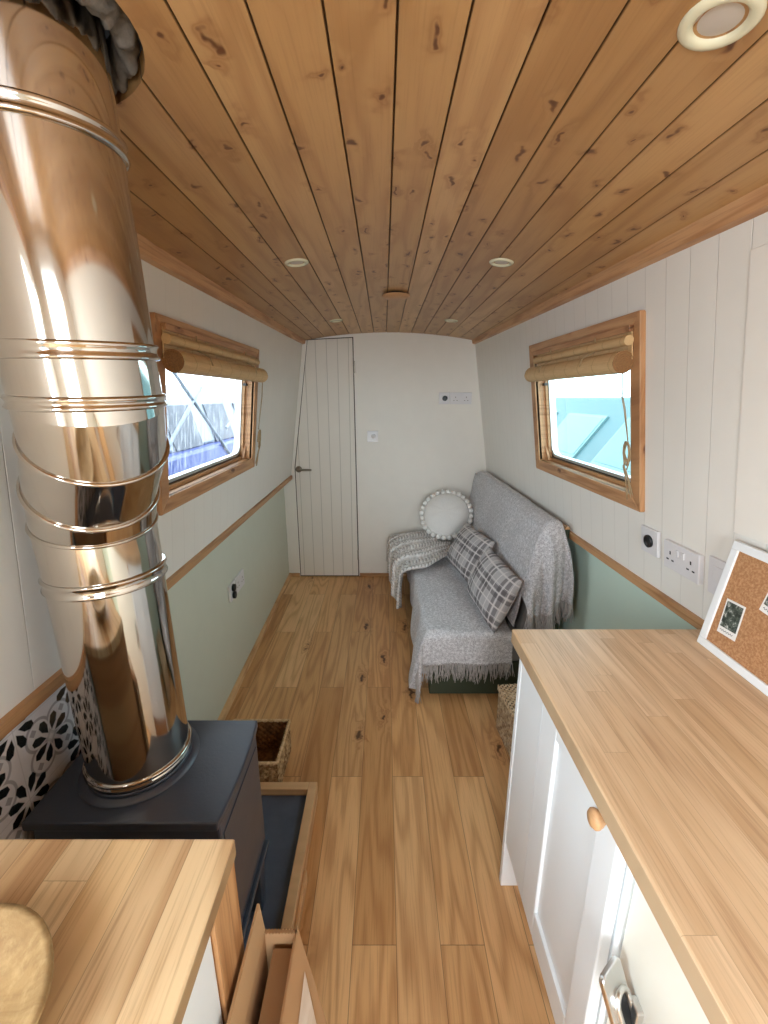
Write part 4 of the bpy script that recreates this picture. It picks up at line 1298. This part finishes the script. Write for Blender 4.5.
tb_ = thing('moored_boat', 'teal boat with pale panels moored outside the right window', 'boat', (2.5,4.5,-.7))
mb = MB().box(1.75, 3.6, 1.0, 10.5, -.7, .62); loc(tb_, mb).build('hull', M['teal'], tb_, bevel=.03)
mb = MB().hexa([(1.86,1.4,.62),(3.5,1.4,.62),(3.5,10,.62),(1.86,10,.62),(2.5,1.4,1.5),(3.2,1.4,1.5),(3.2,10,1.5),(2.5,10,1.5)]); loc(tb_, mb).build('cabin', M['teal'], tb_, bevel=.03)
for k in range(6):
    y0 = 1.9+k*1.35
    def sp(y, z, o): return (1.86+.64*(z-.62)/.88-o, y, z+o*.6)
    q = [(y0,.86),(y0+.95,.86),(y0+.95,1.30),(y0,1.30)]
    mb = MB().hexa([sp(*p,.0) for p in q]+[sp(*p,.018) for p in q]); loc(tb_, mb)
    pn = mb.build('boat_window', M['teal_line'], tb_)
    q = [(y0+.035,.89),(y0+.915,.89),(y0+.915,1.27),(y0+.035,1.27)]
    mb = MB().hexa([sp(*p,.0175) for p in q]+[sp(*p,.022) for p in q]); loc(tb_, mb)
    mb.build('pane', M['teal_pale'], pn)

# ------------------------------------------------------------------ light
w = bpy.data.worlds.new('World'); bpy.context.scene.world = w; w.use_nodes = True
bg = w.node_tree.nodes['Background']
bg.inputs[0].default_value = (.80, .92, 1.0, 1); bg.inputs[1].default_value = 7.0
def area(name, loc_, rot, sx, sy, e, col=(1,1,1), portal=False):
    l = bpy.data.lights.new(name, 'AREA'); l.shape = 'RECTANGLE'; l.size = sx; l.size_y = sy; l.energy = e; l.color = col
    o = bpy.data.objects.new(name, l); C.objects.link(o); o.location = loc_; o.rotation_euler = rot
    if portal: l.cycles.is_portal = True
    return o
area('window_daylight_portal', (-.86,1.87,1.43), (0,-PI/2,0), .62, 1.1, 1, portal=True)
area('window_daylight_portal.001', (.98,1.89,1.43), (0,PI/2,0), .62, 1.05, 1, portal=True)
area('doorway_daylight', (.05,YF-.04,1.15), (PI/2-.5,0,0), .64, 1.3, 24, (.88,.94,1.0))
area('hatch_daylight', (-.80,-.475,1.42), (0,-PI/2+.5,0), .6, .62, 24, (.82,.91,1.0))

# ------------------------------------------------------------------ camera
cam = bpy.data.cameras.new('camera'); co = bpy.data.objects.new('camera', cam); C.objects.link(co)
co.location = (0,0,1.5); co.rotation_euler = (PI/2-math.radians(14.97), 0, 0)
cam.sensor_fit = 'VERTICAL'; cam.sensor_height = 36; cam.lens = 430/1024*36
cam.clip_start = .02
sc = bpy.context.scene
sc.camera = co
sc.view_settings.view_transform = 'Standard'
sc.view_settings.look = 'None'
sc.view_settings.exposure = .1
sc.cycles.max_bounces = 10; sc.cycles.diffuse_bounces = 6; sc.cycles.transparent_max_bounces = 12
sc.cycles.caustics_reflective = False; sc.cycles.caustics_refractive = False
sc.cycles.sample_clamp_indirect = 6
